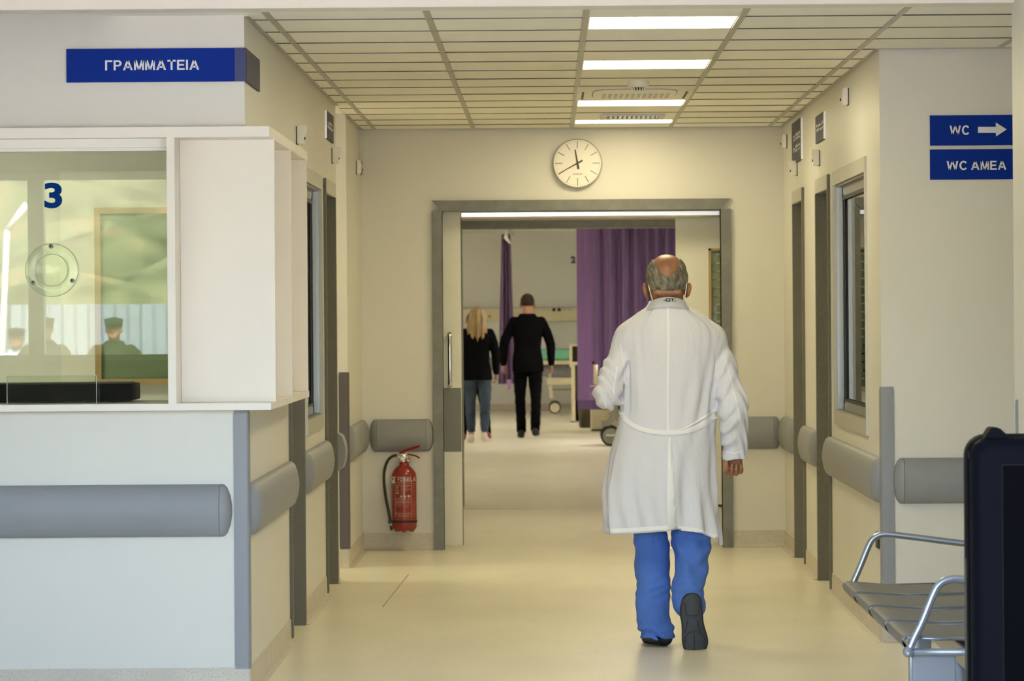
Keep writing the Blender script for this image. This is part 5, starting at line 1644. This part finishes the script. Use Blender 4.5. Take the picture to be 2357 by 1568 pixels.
    for e in (-1, 1):
        hp = P(e * hipx, 0, 0.90)
        B.chain([(*hp, 0.092 * s), (*((hp + kn[e]) / 2), 0.083 * s), (*kn[e], 0.064 * s), (*((kn[e] + an[e]) / 2), 0.060 * s), (*(an[e] + Vector((0, 0, 0.0 if not rolled else 0.07 * s))), (0.056 if not rolled else 0.052) * s)], 0.02, per=3)
    B.half(lambda X, Y, Z: (z0 + (0.045 if not rolled else 0.135) * s) - Z)
    B.warp(lambda X, Y, Z: 0.004 * np.sin(X * 60 + Z * 25) * np.sin(Z * 33 + Y * 20))
    tr_ = bodyobj('trousers', B, M[legs], body, 1)
    for e in (-1, 1):
        B = Body(an[e] + Vector((-0.08, -0.12, -0.13)), an[e] + Vector((0.08, 0.26, 0.10)), h * 0.8)
        heel = an[e] + Vector((0, -0.03, -0.055)) * s
        toe = an[e] + Vector((e * 0.02, 0.165, -0.065)) * s
        B.cap(heel, toe, 0.040 * s, 0.036 * s, 0.02)
        B.cap(heel + Vector((0, 0, 0.03)), heel + Vector((0, 0.03, 0.05)), 0.040 * s, 0.036 * s, 0.02)
        zb = an[e].z - 0.09 * s
        B.half(lambda X, Y, Z: zb - Z + 0 * X + 0 * Y)
        so_ = bodyobj('shoe', B, M[feet], body, 1)
    if hair:
        kind, hm = hair
        B = Body(hc + Vector((-0.16, -0.20, -0.42)) * s, hc + Vector((0.16, 0.16, 0.18)) * s, h * 0.7)
        B.ell(hc + Vector((0, -0.010, 0.020)) * s, Vector((0.086, 0.106, 0.099)) * s, 0.0)
        if kind == 'short':
            B.half(lambda X, Y, Z: (hc.z - 0.035 * s) - Z + np.clip((Y - hc.y + 0.02 * s) / s, 0, 1) * 1.2 * s)
            B.ell(hc + Vector((0, 0.13, -0.03)) * s, Vector((0.075, 0.085, 0.085)) * s, 0.0, 'cut')
        else:
            B.loft([(hc.z + z * s, hc.x, hc.y + cy * s, rx * s, ry * s) for z, cy, rx, ry in ((-0.38, -0.115, 0.060, 0.03), (-0.28, -0.115, 0.105, 0.045), (-0.15, -0.09, 0.125, 0.06), (-0.03, -0.04, 0.112, 0.085), (0.05, -0.015, 0.092, 0.10), (0.08, -0.01, 0.07, 0.09))], 0.03,
                   fold=lambda X, Y, Z, a: 0.004 * np.sin(23 * a) + 0.004 * np.sin(9 * a + 1))
            B.ell(hc + Vector((0, 0.125, -0.06)) * s, Vector((0.072, 0.10, 0.12)) * s, 0.01, 'cut')
        bodyobj('hair', B, M[hm], body, 1)
    for e in (-1, 1):
        bm = bmesh.new(); r = bmesh.ops.create_uvsphere(bm, u_segments=10, v_segments=8, radius=0.010 * s)
        for v in r['verts']:
            v.co += hc + Vector((e * 0.032, 0.088, -0.004)) * s
        obj('eye', bm, M['eyewhite'], body, smooth=True)
    if cap:
        bm = bmesh.new()
        lathe(bm, [(0, 0.105), (0.06, 0.105), (0.092, 0.098), (0.100, 0.085), (0.092, 0.055), (0.088, 0.028), (0.0, 0.028)], (0, 0, 0), 24)
        for v in bm.verts:
            v.co = hc + Vector((v.co.x, v.co.y * 1.12, v.co.z)) * s
        o = obj('cap', bm, M[cap], body, auto=50)
        bm = bmesh.new()
        for k in range(2):
            pass
        pts = [Vector((0.075 * math.sin(a), 0.075 + 0.075 * math.cos(a), 0.03 - 0.012 * math.cos(a))) for a in np.linspace(-1.6, 1.6, 12)]
        prism(bm, [hc + p * s for p in pts], (0, 0, 0.006 * s)); obj('cap_visor', bm, M['black'], o)
    return body, P, hc, s

k1 = 42.9 / F
man, P, hc, s = figure('person', 'man in a black suit walking away in the middle of the ward', (1214 - VX) * k1, 42.9, 0.0, 1.70, 'suit', 'suit', ('short', 'brownhair'),
       coat_hem=0.80, elbow=(0.055, 0.045), step=0.10, jacket_w=1.06, shoulder=0.18)
k2 = 41.35 / F
woman, P, hc, s = figure('person', 'woman with long blond hair, black blazer and rolled blue jeans walking away', (1098 - VX) * k2, 41.35, 0.0, 1.545, 'suit', 'denim', ('long', 'blond'),
       coat_hem=0.80, elbow=(0.0, 0.01), step=0.09, feet='sneaker', jacket_w=1.12, shoulder=0.175, fem=True, rolled=True)
k3 = 42.3 / F
third, P, hc, s = figure('person', 'person in black clothes almost hidden behind the blond woman', (1088 - VX) * k3, 42.3, 0.0, 1.49, 'suit', 'suit', ('short', 'brownhair'),
       coat_hem=0.74, elbow=(0.0, -0.03), step=0.05, feet='redshoe', shoulder=0.15, foot_dx=(-0.06, 0.10))

# three uniformed people outside, seen only as reflections in the counter glass
def mx(px, Y): return mirror_pt(px, 740, Y).x
figure('person', 'uniformed person in dark jacket and cap mirrored beside the oak frame in the glass', mx(262, -9.6), -9.6, -0.30, 1.76, 'uniform', 'uniform', ('short', 'brownhair'), h=0.016,
       cap='uniform', elbow=(0.10, 0.10), arms=(((-0.36, -0.08, 1.16), (-0.19, 0.10, 1.08)), ((0.36, -0.08, 1.16), (0.19, 0.10, 1.08))))
figure('person', 'uniformed person in a dark jacket outside, mirrored beside the window mullion', mx(103, -9.2), -9.2, -0.30, 1.77, 'uniform', 'uniform', ('short', 'brownhair'), h=0.018, elbow=(0.12, 0.06), cap='uniform')
figure('person', 'person in pale blue shirt and dark cap mirrored at the outer edge of the glass', mx(38, -9.9), -9.9, -0.30, 1.66, 'shirt', 'uniform', ('short', 'brownhair'), h=0.018, cap='black')

# ------------------------------------------------------------------ the doctor
YD = 15.9
KD = YD / F
def D(px, py, dy=0.0):
    q = at(px, py, YD)
    return Vector((q.x, YD + dy, q.z))
def DZ(py): return D(1540, py).z
O = D(1540, 1488); O.z = 0
h = 0.0042
B = Body((D(1362, 800).x, YD - 0.34, -0.012), (D(1728, 800).x, YD + 0.42, DZ(575)), h)
hc = D(1535.5, 641, 0.035)
V = lambda x, y, z: hc + Vector((x, y, z))
B.ell(V(0, -0.004, 0.016), (0.0835, 0.100, 0.089), 0.02)
B.ell(V(0, 0.0, -0.02), (0.0815, 0.092, 0.075), 0.02)
B.ell(V(0, 0.035, -0.052), (0.066, 0.070, 0.070), 0.03)
B.ell(V(0, 0.080, -0.100), (0.030, 0.024, 0.020), 0.03)
B.cap(V(0, 0.094, -0.005), V(0, 0.122, -0.038), 0.009, 0.016, 0.012)
B.cap(V(-0.018, 0.092, -0.070), V(0.018, 0.092, -0.070), 0.009, None, 0.006)
B.cap(V(-0.04, 0.086, 0.016), V(0.04, 0.086, 0.016), 0.010, None, 0.015)
for e in (-1, 1):
    B.ell(V(e * 0.032, 0.102, -0.004), (0.014, 0.010, 0.009), 0.008, 'cut')
    R = Matrix.Rotation(e * math.radians(38), 4, 'Z') @ Matrix.Rotation(e * math.radians(14), 4, 'Y')
    B.ell(V(e * 0.0915, -0.004, -0.052), (0.0065, 0.022, 0.036), 0.004, rot=R)
    B.ell(V(e * 0.089, -0.012, -0.046), (0.004, 0.012, 0.022), 0.004, rot=R)
    B.cap(V(e * 0.076, 0.012, -0.050), V(e * 0.087, 0.008, -0.052), 0.014, 0.010, 0.008)
B.cap(V(0, -0.018, -0.05), V(0, -0.012, -0.13), 0.067, 0.062, 0.02, sy=0.95)
B.cap(V(-0.05, -0.078, -0.062), V(0.05, -0.078, -0.062), 0.013, None, 0.012)        # fold of skin at the nape
B.cap(V(0, -0.010, -0.12), V(0, 0.01, -0.20), 0.060, 0.060, 0.03)
cxm = D(1541, 800).x
B.loft([(DZ(py), cxm, YD + cy, rx, ry) for py, cy, rx, ry in ((1190, 0.06, 0.13, 0.10), (1120, 0.06, 0.165, 0.115), (1000, 0.06, 0.16, 0.12), (900, 0.05, 0.17, 0.115), (780, 0.03, 0.175, 0.10), (745, 0.03, 0.13, 0.08), (725, 0.02, 0.08, 0.07))], 0.03)
LA = [(1466, 792, 0.04, 0.044), (1436, 828, 0.03, 0.042), (1408, 872, 0.0, 0.042), (1402, 905, -0.015, 0.038), (1410, 900, 0.10, 0.036), (1424, 888, 0.25, 0.028)]
RA = [(1628, 794, 0.04, 0.044), (1654, 836, 0.03, 0.042), (1676, 890, 0.01, 0.042), (1686, 935, -0.01, 0.038), (1691, 990, 0.01, 0.038), (1692, 1035, 0.03, 0.031), (1691, 1048, 0.035, 0.028)]
for A in (LA, RA):
    B.chain([(*D(a, b, c), r) for a, b, c, r in A], 0.03, per=3)
hand(B, D(1424, 888, 0.25), (0.2, 1, 0.05), (1, 0, -0.1), (0, 0, 1), curl=(35, 40, 30), size=1.0)
# right hand: loose fist, palm turned back, thumb beside the body
hand(B, D(1690.5, 1040, 0.020), (-0.03, 0.10, -1), (0.0, -1, -0.12), (-1, 0.05, 0), curl=(72, 86, 48), size=1.02, k=0.0025, thumb=(0.75, 0.30, 0.45))
LL = [(1498, 1200, 0.06, 0.060), (1500, 1300, 0.05, 0.055), (1503, 1335, 0.03, 0.052), (1505, 1380, 0.0, 0.054), (1511, 1444, -0.025, 0.032), (1514, 1466, -0.005, 0.026)]
RL = [(1590, 1200, 0.05, 0.064), (1591, 1270, 0.015, 0.050), (1589, 1310, -0.035, 0.042), (1586, 1350, -0.105, 0.042), (1587, 1392, -0.175, 0.036)]
for A in (LL, RL):
    B.chain([(*D(a, b, c), r) for a, b, c, r in A], 0.03, per=3)
B.cap((D(1516, 0).x, YD - 0.01, 0.044), (D(1490, 0).x, YD + 0.11, 0.036), 0.018, 0.016, 0.02)
B.cap(D(1588, 1390, -0.18), D(1592, 1470, -0.20), 0.030, 0.024, 0.02)
doc = bodyobj('person', B, M['skin'], None, 1, origin=tuple(O))
tag(doc, 'balding doctor in a white coat and blue trousers walking away down the corridor', 'person')

# hair: ring of grey round the bald crown
B = Body(V(-0.11, -0.13, -0.11), V(0.11, 0.12, 0.13), 0.0032)
B.ell(V(0, -0.004, 0.014), (0.0905, 0.1075, 0.094), 0.0)
B.ell(V(0, -0.003, -0.022), (0.0875, 0.099, 0.078), 0.02)
B.cap(V(0.002, -0.125, 0.046), V(0.0, -0.055, 0.085), 0.042, 0.054, 0.012, 'cut')
B.cap(V(0.0, -0.055, 0.085), V(0.0, 0.12, 0.075), 0.056, 0.062, 0.0, 'cut')
B.half(lambda X, Y, Z: (hc.z - 0.055 + 0.20 * np.clip(np.abs(X - hc.x) - 0.045, 0, 1) + 0.9 * np.clip(Y - hc.y + 0.0, 0, 1)) - Z)
B.half(lambda X, Y, Z: Y - (hc.y + 0.062) + 0 * X + 0 * Z)
B.warp(lambda X, Y, Z: 0.0016 * np.sin(X * 210 + Z * 60) * np.sin(Z * 170 + X * 90) + 0.0010 * np.sin(X * 420 + Z * 130))
bodyobj('hair', B, M['greyhair'], doc, 0)
for e in (-1, 1):
    bm = bmesh.new(); r = bmesh.ops.create_uvsphere(bm, u_segments=10, v_segments=8, radius=0.010)
    for v in r['verts']:
        v.co += V(e * 0.032, 0.093, -0.004)
    eye_o = obj('eye', bm, M['eyewhite'], doc, smooth=True)
    bm = bmesh.new(); lathe(bm, [(0, 0.0085), (0.0048, 0.0085), (0.0040, 0.0102), (0, 0.0104)], V(e * 0.032, 0.093, -0.004), 12, 'Y'); obj('iris', bm, M['brownhair'], eye_o, smooth=True)

# face mask with ear loops
bm = bmesh.new()
for sgn, a, b in ((-1, (1492.5, 655), (1503, 697)), (1, (1580.5, 654), (1573, 696))):
    bm = bmesh.new()
    tube(bm, [V(sgn * 0.080, -0.006, -0.012), D(a[0], a[1], -0.010), D((a[0] + b[0]) / 2 + sgn * 0.5, (a[1] + b[1]) / 2, -0.022), D(b[0], b[1], -0.012), V(sgn * 0.062, 0.05, -0.10)], 0.0021, 6, smooth_pts=4)
    obj('mask_strap', bm, M['strap'], doc, smooth=True)
B = Body(V(-0.09, 0.02, -0.15), V(0.09, 0.15, 0.0), 0.004)
B.ell(V(0, 0.058, -0.066), (0.066, 0.078, 0.060), 0.0)
B.half(lambda X, Y, Z: (hc.y + 0.06) - Y + 0 * X + 0 * Z)
bodyobj('face_mask', B, M['scrub'], doc, 1)

# white coat
B = Body((D(1352, 800).x, YD - 0.26, DZ(1262)), (D(1738, 800).x, YD + 0.36, DZ(676)), 0.0046)
rows = [(1262, 1394, 1652, 0.055, 0.195), (1225, 1394, 1650, 0.055, 0.190), (1130, 1391, 1649, 0.055, 0.182), (1060, 1402, 1648, 0.055, 0.172), (1000, 1417, 1648, 0.055, 0.165), (950, 1429, 1648, 0.055, 0.160),
        (850, 1437, 1652, 0.045, 0.150), (785, 1438, 1652, 0.035, 0.138), (755, 1440, 1646, 0.030, 0.122), (738, 1455, 1628, 0.028, 0.108), (722, 1476, 1605, 0.028, 0.096), (710, 1487, 1588, 0.028, 0.090), (702, 1493, 1581, 0.026, 0.086), (692, 1497, 1577, 0.024, 0.082)]
prof = [(DZ(py), (D(l, py).x + D(r, py).x) / 2, YD + cy, (r - l) / 2 * KD, ry) for py, l, r, cy, ry in rows]
zw, zb = DZ(985), DZ(1225)
def slit(Z): return D(1541, 1000).x + (D(1556, 1225).x - D(1541, 1000).x) * np.clip((DZ(1000) - Z) / (DZ(1000) - zb), 0, 1.2)
def coat_fold(X, Y, Z, a):
    q = np.clip((zw - Z) / (zw - zb), 0, 1)
    back = (np.cos(a) > 0)
    r = q * (0.014 * np.sin(6.5 * a + 0.4 + 1.2 * q) + 0.013 * np.sin(11 * a - 1.0 + 2.0 * q) * np.clip(a * 1.2 + 0.3, 0.15, 1))
    r = r + 0.006 * q * np.sin(19 * a + 3 * np.sin(6 * (Z - zb)))
    xs = slit(Z)
    ov = np.clip((DZ(1003) - Z) / 0.06, 0, 1) * back
    r = r + ov * np.where(X < xs, 0.003 * np.exp(np.minimum(0, (X - xs)) / 0.05), -0.006 * np.exp(-np.maximum(0, (X - xs)) / 0.05))
    up = np.clip((Z - zw) / 0.12, 0, 1)
    r = r + up * 0.0050 * np.sin(10 * a + 14 * (Z - zw)) * np.clip(np.abs(a) - 0.25, 0, 1) + 0.0040 * up * np.sin(26 * np.abs(a) - 20 * (Z - zw)) * np.clip(np.abs(a) - 0.5, 0, 1)
    # soft pull lines fanning from the waist on the right
    r = r + 0.006 * np.exp(-((Z - DZ(930)) / 0.12) ** 2) * np.sin(17 * a - 9 * (Z - zw)) * (a > 0.05) * np.clip(a * 2, 0, 1)
    return r
B.loft(prof, 0.02, p=2.25, fold=coat_fold)
B.cap(D(1486, 748, 0.028), D(1450, 779, 0.036), 0.060, 0.064, 0.03)
B.cap(D(1594, 748, 0.028), D(1634, 780, 0.036), 0.060, 0.062, 0.03)
SL = [(1458, 784, 0.04, 0.066), (1434, 820, 0.032, 0.061), (1411, 862, 0.005, 0.057), (1398, 910, -0.030, 0.0555)]
SF = [(1398, 912, -0.026, 0.054), (1409, 905, 0.08, 0.050), (1424, 892, 0.22, 0.040)]
SR = [(1634, 786, 0.04, 0.064), (1656, 830, 0.032, 0.059), (1676, 888, 0.008, 0.0575), (1687, 945, -0.018, 0.0635), (1691, 1000, 0.004, 0.055), (1691, 1040, 0.028, 0.0475), (1690, 1072, 0.036, 0.0455)]
S2 = Body(B.lo, B.lo + B.h * (B.n - 1), B.h)
for A in (SL, SF, SR):
    S2.chain([(*D(a, b, c), r) for a, b, c, r in A], 0.02, per=4)
def sleeve_folds(X, Y, Z):
    fl = 0.0065 * np.sin(95 * (Z - 0.35 * X) + 6 * np.sin(22 * X)) * np.exp(-((Z - DZ(930)) / 0.10) ** 2)
    fr = 0.0045 * np.sin(70 * (Z + 0.5 * X) + 5 * np.sin(30 * X + 15 * Y)) + 0.003 * np.sin(38 * X - 26 * Z)
    return fl * (X < D(1500, 0).x) + fr * np.clip((DZ(760) - Z) / 0.1, 0, 1)
S2.warp(sleeve_folds)
zc_ = DZ(1058); xcut = D(1655, 1000).x
Xg = S2.ax[0][:, None, None]; Yg = S2.ax[1][None, :, None]; Zg = S2.ax[2][None, None, :]
cut_pl = zc_ - 0.25 * (Xg - D(1690, 0).x) ** 2 / 0.05 + 0.0 * Yg
S2.d = np.where((Xg > xcut) & (Zg < zc_ + 0.12), np.maximum(S2.d, cut_pl + 0.08 * (Yg - YD) - Zg), S2.d).astype(np.float32)
S2.cap(D(1690.5, 1035, 0.026), D(1690.5, 1085, 0.036), 0.037, 0.037, 0.0, 'cut')
kk = (0.014 + 0.030 * np.clip((Zg - DZ(820)) / 0.06, 0, 1)).astype(np.float32)
hh = np.clip(0.5 + 0.5 * (B.d - S2.d) / kk, 0, 1)
B.d = (B.d + (S2.d - B.d) * hh - kk * hh * (1 - hh)).astype(np.float32)
hx = [D(p, 0).x for p in (1385, 1440, 1530, 1552, 1556.5, 1600, 1625, 1652)]
hz = [DZ(p) for p in (1228, 1226, 1218, 1214.5, 1219, 1224.5, 1233.5, 1242)]
B.half(lambda X, Y, Z: np.where((Z < DZ(1190)) & (X < xcut), np.interp(X, hx, hz) - Z, -1.0) + 0 * Y)
cv, cf = B.mesh()
cv = relax(cv, cf, 1)
coat = obj('lab_coat', (cv, cf), M['coat'], doc, smooth=True)
bvh = BVHTree.FromPolygons([tuple(v) for v in cv], [tuple(f) for f in cf])
def on_back(px, py, off):
    q = at(px, py, YD)
    hit = bvh.ray_cast(Vector((q.x, YD - 0.8, q.z)), Vector((0, 1, 0)))
    yy = hit[0].y if hit[0] is not None else YD - 0.05
    return Vector((q.x, yy - off, q.z))
def back_strip(name, pts, w, off, mat, parent, per=8, thick=0.0025, smooth_y=True):
    sp = spline([Vector((a, b, 0)) for a, b in pts], per)
    rows = []
    for i, p in enumerate(sp):
        d = (sp[min(i + 1, len(sp) - 1)] - sp[max(i - 1, 0)]).normalized()
        nrm = Vector((-d.y, d.x, 0))
        ww = w if not callable(w) else w(i / (len(sp) - 1))
        rows.append([on_back(p.x + nrm.x * ww / 2 * t, p.y + nrm.y * ww / 2 * t, off) for t in (-1, 0, 1)])
    if smooth_y:
        for _ in range(2):
            for c in range(3):
                ys = [r[c].y for r in rows]
                for i in range(1, len(ys) - 1):
                    rows[i][c].y = min(ys[i], (ys[i - 1] + ys[i] + ys[i + 1]) / 3)
    bm = bmesh.new()
    rings = []
    for a, b, c in rows:
        ring = [bm.verts.new(q) for q in (a + Vector((0, -thick * 0.3, 0)), b + Vector((0, -thick, 0)), c + Vector((0, -thick * 0.3, 0)))] + [bm.verts.new(q + Vector((0, 0.006, 0))) for q in (c, b, a)]
        rings.append(ring)
    ring_faces(bm, rings)
    return obj(name, bm, mat, parent, smooth=False, auto=45)
back_strip('back_seam', [(1536, 704), (1537, 760), (1536, 840), (1535, 920), (1536, 996)], 4.6, 0.0005, M['coatseam'], coat)
back_strip('back_belt', [(1428, 946), (1440, 966), (1462, 981), (1495, 991), (1540, 994.5), (1585, 989), (1620, 974), (1646.5, 955)], lambda t: 10.5 + 4.0 * max(0, t - 0.6) / 0.4, 0.003, M['coatseam'], coat, thick=0.004)
back_strip('vent_flap', [(1540.5, 1004), (1541, 1060), (1542, 1130), (1544, 1180), (1545, 1211)], lambda t: 5 + 19 * t ** 0.8, 0.002, M['coatseam'], coat, thick=0.003)
back_strip('hem_band', [(1396, 1220), (1440, 1218), (1500, 1212.5), (1550, 1208.5)], 9.0, 0.0006, M['coatseam'], coat, thick=0.0015)
back_strip('hem_band', [(1559, 1212.5), (1600, 1217.5), (1625, 1226.5), (1646, 1234.5)], 9.0, 0.0006, M['coatseam'], coat, thick=0.0015)
back_strip('cuff_seam', [(1669, 1038), (1690, 1044), (1710, 1037)], 1.6, 0.0003, M['coatseam'], coat, thick=0.0012)
back_strip('belt_tail', [(1566, 989), (1590, 977), (1620, 960), (1646, 943)], lambda t: 3 + 4 * t, 0.0045, M['coatseam'], coat, thick=0.004)
back_strip('armhole_seam', [(1427, 790), (1432, 820), (1437, 850), (1438, 880)], 2.2, 0.0003, M['coatseam'], coat, thick=0.0015)
back_strip('sleeve_seam', [(1664, 805), (1678, 860), (1692, 920), (1703, 975), (1711, 1030)], 2.0, 0.0003, M['coatseam'], coat, thick=0.0012)
back_strip('sleeve_seam', [(1420, 845), (1414, 880), (1411, 905), (1411, 925)], 3.2, 0.0003, M['coatseam'], coat, thick=0.0015)
# folded collar
bm = bmesh.new()
nc = 40
ccx, ccy = D(1537, 700).x, YD + 0.022
rings = []
for lvl in range(5):
    ring = []
    for i in range(nc):
        a = 2 * PI * i / nc
        ca, sa = math.cos(a), math.sin(a)          # ca = 1 at the back
        drop = 0.062 * (1 - ca) / 2
        zt = DZ(684) - drop
        zb_ = DZ(703.5) - drop * 1.0 - 0.010 * (1 - abs(sa)) * 0
        rr, z = [(0.070, zt - 0.012), (0.074, zt), (0.079, zt - 0.001), (0.087, (zt + zb_) / 2), (0.0955 + 0.006 * abs(sa), zb_ - 0.004)][lvl]
        ring.append(bm.verts.new((ccx + rr * sa * 1.04, ccy - rr * ca * 1.02, z)))
    rings.append(ring)
ring_faces(bm, rings, cap=False)
bmesh.ops.solidify(bm, geom=bm.faces[:], thickness=0.003)
col_o = obj('collar', bm, M['coatseam'], coat, auto=50)
def on_collar(px, py):
    q = at(px, py, YD)
    t = (q.z - DZ(703.5)) / (DZ(684) - DZ(703.5))
    rr = 0.0995 - 0.020 * min(1, max(0, t))
    a = math.asin(max(-0.95, min(0.95, (q.x - ccx) / (rr * 1.04))))
    return Vector((q.x, ccy - rr * math.cos(a) * 1.02 - 0.004, q.z))
text_on('collar_lettering', '-ΩT.', lambda u, v: on_collar(1525.5 + 29 * u, 694.0 - 7.2 * v), M['black'], coat, bold=0.04)

# scrub trousers
B = Body((D(1440, 0).x, YD - 0.30, DZ(1490)), (D(1650, 0).x, YD + 0.24, DZ(1180)), 0.0046)
TL = [(1497, 1190, 0.05, 0.074), (1499, 1245, 0.05, 0.073), (1502, 1300, 0.035, 0.073), (1502, 1340, 0.015, 0.0705), (1502, 1385, -0.005, 0.067), (1506, 1430, -0.035, 0.072), (1512, 1462, -0.045, 0.069), (1513, 1490, -0.045, 0.060)]
TR = [(1589, 1190, 0.05, 0.092), (1591, 1235, 0.03, 0.084), (1593, 1275, 0.0, 0.073), (1589, 1312, -0.045, 0.066), (1583, 1350, -0.10, 0.066), (1583, 1378, -0.140, 0.066), (1585, 1392, -0.155, 0.058)]
for A in (TL, TR):
    B.chain([(*D(a, b, c), r) for a, b, c, r in A], 0.012, per=4)
zl = DZ(1465)
B.half(lambda X, Y, Z: np.where((X < D(1551, 0).x) & (Y > YD - 0.13), zl - Z, -1.0))
def tr_fold(X, Y, Z):
    left = (X < D(1547, 0).x)
    f = 0.0032 * np.sin(34 * Z + 24 * X + 3 * np.sin(20 * X)) + 0.0018 * np.sin(90 * Z - 70 * X + 4 * np.sin(25 * Z)) + 0.0026 * np.sin(-52 * Z + 38 * X + 8 * Y)
    bunch = 0.006 * np.sin(150 * Z + 30 * X + 2 * np.sin(40 * X)) * np.clip((DZ(1420) - Z) / 0.06, 0, 1) * left
    knee = 0.006 * np.sin(75 * (Z - 0.5 * X)) * np.exp(-((Z - DZ(1265)) / 0.06) ** 2) * (~left)
    ko = 0.010 * np.exp(-((Z - DZ(1345)) / 0.03) ** 2 - ((X - D(1528, 0).x) / 0.03) ** 2) * left
    return f + bunch + knee - ko
B.warp(tr_fold)
bodyobj('scrub_trousers', B, M['scrub'], doc, 1)
# planted left clog
B = Body((D(1455, 0).x, YD - 0.14, -0.01), (D(1550, 0).x, YD + 0.26, 0.12), 0.004)
B.cap((D(1518, 0).x, YD - 0.055, 0.034), (D(1489, 0).x, YD + 0.11, 0.036), 0.033, 0.040, 0.02)
B.cap((D(1518, 0).x, YD - 0.05, 0.052), (D(1500, 0).x, YD + 0.04, 0.058), 0.031, 0.036, 0.02)
B.cap((D(1489, 0).x, YD + 0.11, 0.03), (D(1486, 0).x, YD + 0.15, 0.026), 0.040, 0.030, 0.02)
B.half(lambda X, Y, Z: 0.0 - Z + 0 * X + 0 * Y)
sh = bodyobj('clog', B, M['clog'], doc, 1)
bm = bmesh.new()
tube(bm, [(D(1517, 0).x - 0.034, YD - 0.05, 0.05), (D(1517, 0).x - 0.02, YD - 0.088, 0.05), (D(1517, 0).x + 0.015, YD - 0.088, 0.05), (D(1517, 0).x + 0.032, YD - 0.05, 0.05)], 0.006, 8, smooth_pts=4); obj('heel_strap', bm, M['clog'], sh, smooth=True)
# lifted right clog, sole towards us
outl = [(1357, 1588, 9), (1361, 1588, 16), (1371, 1587.5, 22.5), (1390, 1586.5, 25.5), (1408, 1587, 26.5), (1422, 1589, 25.5), (1438, 1591.5, 27), (1455, 1594, 29.5), (1470, 1595, 29.5), (1485, 1594.5, 25), (1496, 1593, 18), (1502, 1592, 9)]
outl = [(1356, 1588, 2)] + outl + [(1504, 1592, 2)]
outl = [tuple(p) for p in spline([Vector(p) for p in outl], 3)]
def sole_y(py): return YD - 0.238 - 0.022 * (py - 1360) / 140 - 0.012 * max(0, (py - 1455) / 45) ** 2 * -1.0
def sole_ring(ins, dy):
    L_, R_ = [], []
    for py, cx_, hw in outl:
        f = max(0.15, 1 - ins / max(4, hw))
        q = D(cx_ - hw * f, py + (1 if py < 1430 else -1) * ins * 0.6)
        L_.append(Vector((q.x, sole_y(py) + dy, max(0.004, q.z))))
        q = D(cx_ + hw * f, py + (1 if py < 1430 else -1) * ins * 0.6)
        R_.append(Vector((q.x, sole_y(py) + dy, max(0.004, q.z))))
    return L_ + R_[::-1]
bm = bmesh.new()
rings = [[bm.verts.new(p) for p in sole_ring(i, d)] for i, d in ((5, 0.0), (1.2, 0.003), (0, 0.009), (0, 0.022), (2, 0.026))]
ring_faces(bm, rings)
so = obj('clog', bm, M['sole'], doc, auto=50)
so['label'] = 'lifted clog showing its dark sole'
B = Body((D(1548, 0).x, YD - 0.27, 0.0), (D(1640, 0).x, YD - 0.08, DZ(1345)), 0.004)
B.cap(D(1588, 1388, -0.185), D(1588, 1412, -0.187), 0.040, 0.040, 0.02)
B.cap(D(1589, 1412, -0.187), D(1594, 1460, -0.192), 0.040, 0.046, 0.02)
B.cap(D(1594, 1460, -0.192), D(1593, 1476, -0.205), 0.044, 0.030, 0.02)
bodyobj('clog_upper', B, M['clog'], so, 1)
for (ya, n, wd, zz) in ((1413, 6, 30, 3.2), (1435, 6, 30, 3.2)):
    for k in range(n):
        px = 1588 - wd / 2 + wd * (k + 0.5) / n
        q0, q1 = D(px - 1.6, ya + 2), D(px + 1.6, ya - 4)
        bm = boxes((q0.x, q1.x, sole_y(ya) - 0.0025, sole_y(ya) + 0.004, q0.z, q1.z)); obj('tread_bar', bm, M['clog'], so)
for pts in ([(1570, 1478), (1572, 1458), (1580, 1446), (1594, 1443), (1608, 1447), (1616, 1460), (1614, 1478)], [(1592, 1448), (1593, 1470), (1590, 1490)], [(1571, 1378), (1574, 1400), (1580, 1406), (1596, 1406), (1603, 1398), (1606, 1380)], [(1571, 1446), (1576, 1430), (1578, 1418)], [(1606, 1444), (1602, 1430), (1600, 1418)]):
    bm = bmesh.new(); tube(bm, [Vector((D(a, b).x, sole_y(b) - 0.0008, D(a, b).z)) for a, b in pts], 0.0022, 6, smooth_pts=4); obj('sole_groove', bm, M['black'], so, smooth=True)
for o_ in (doc,):
    pass
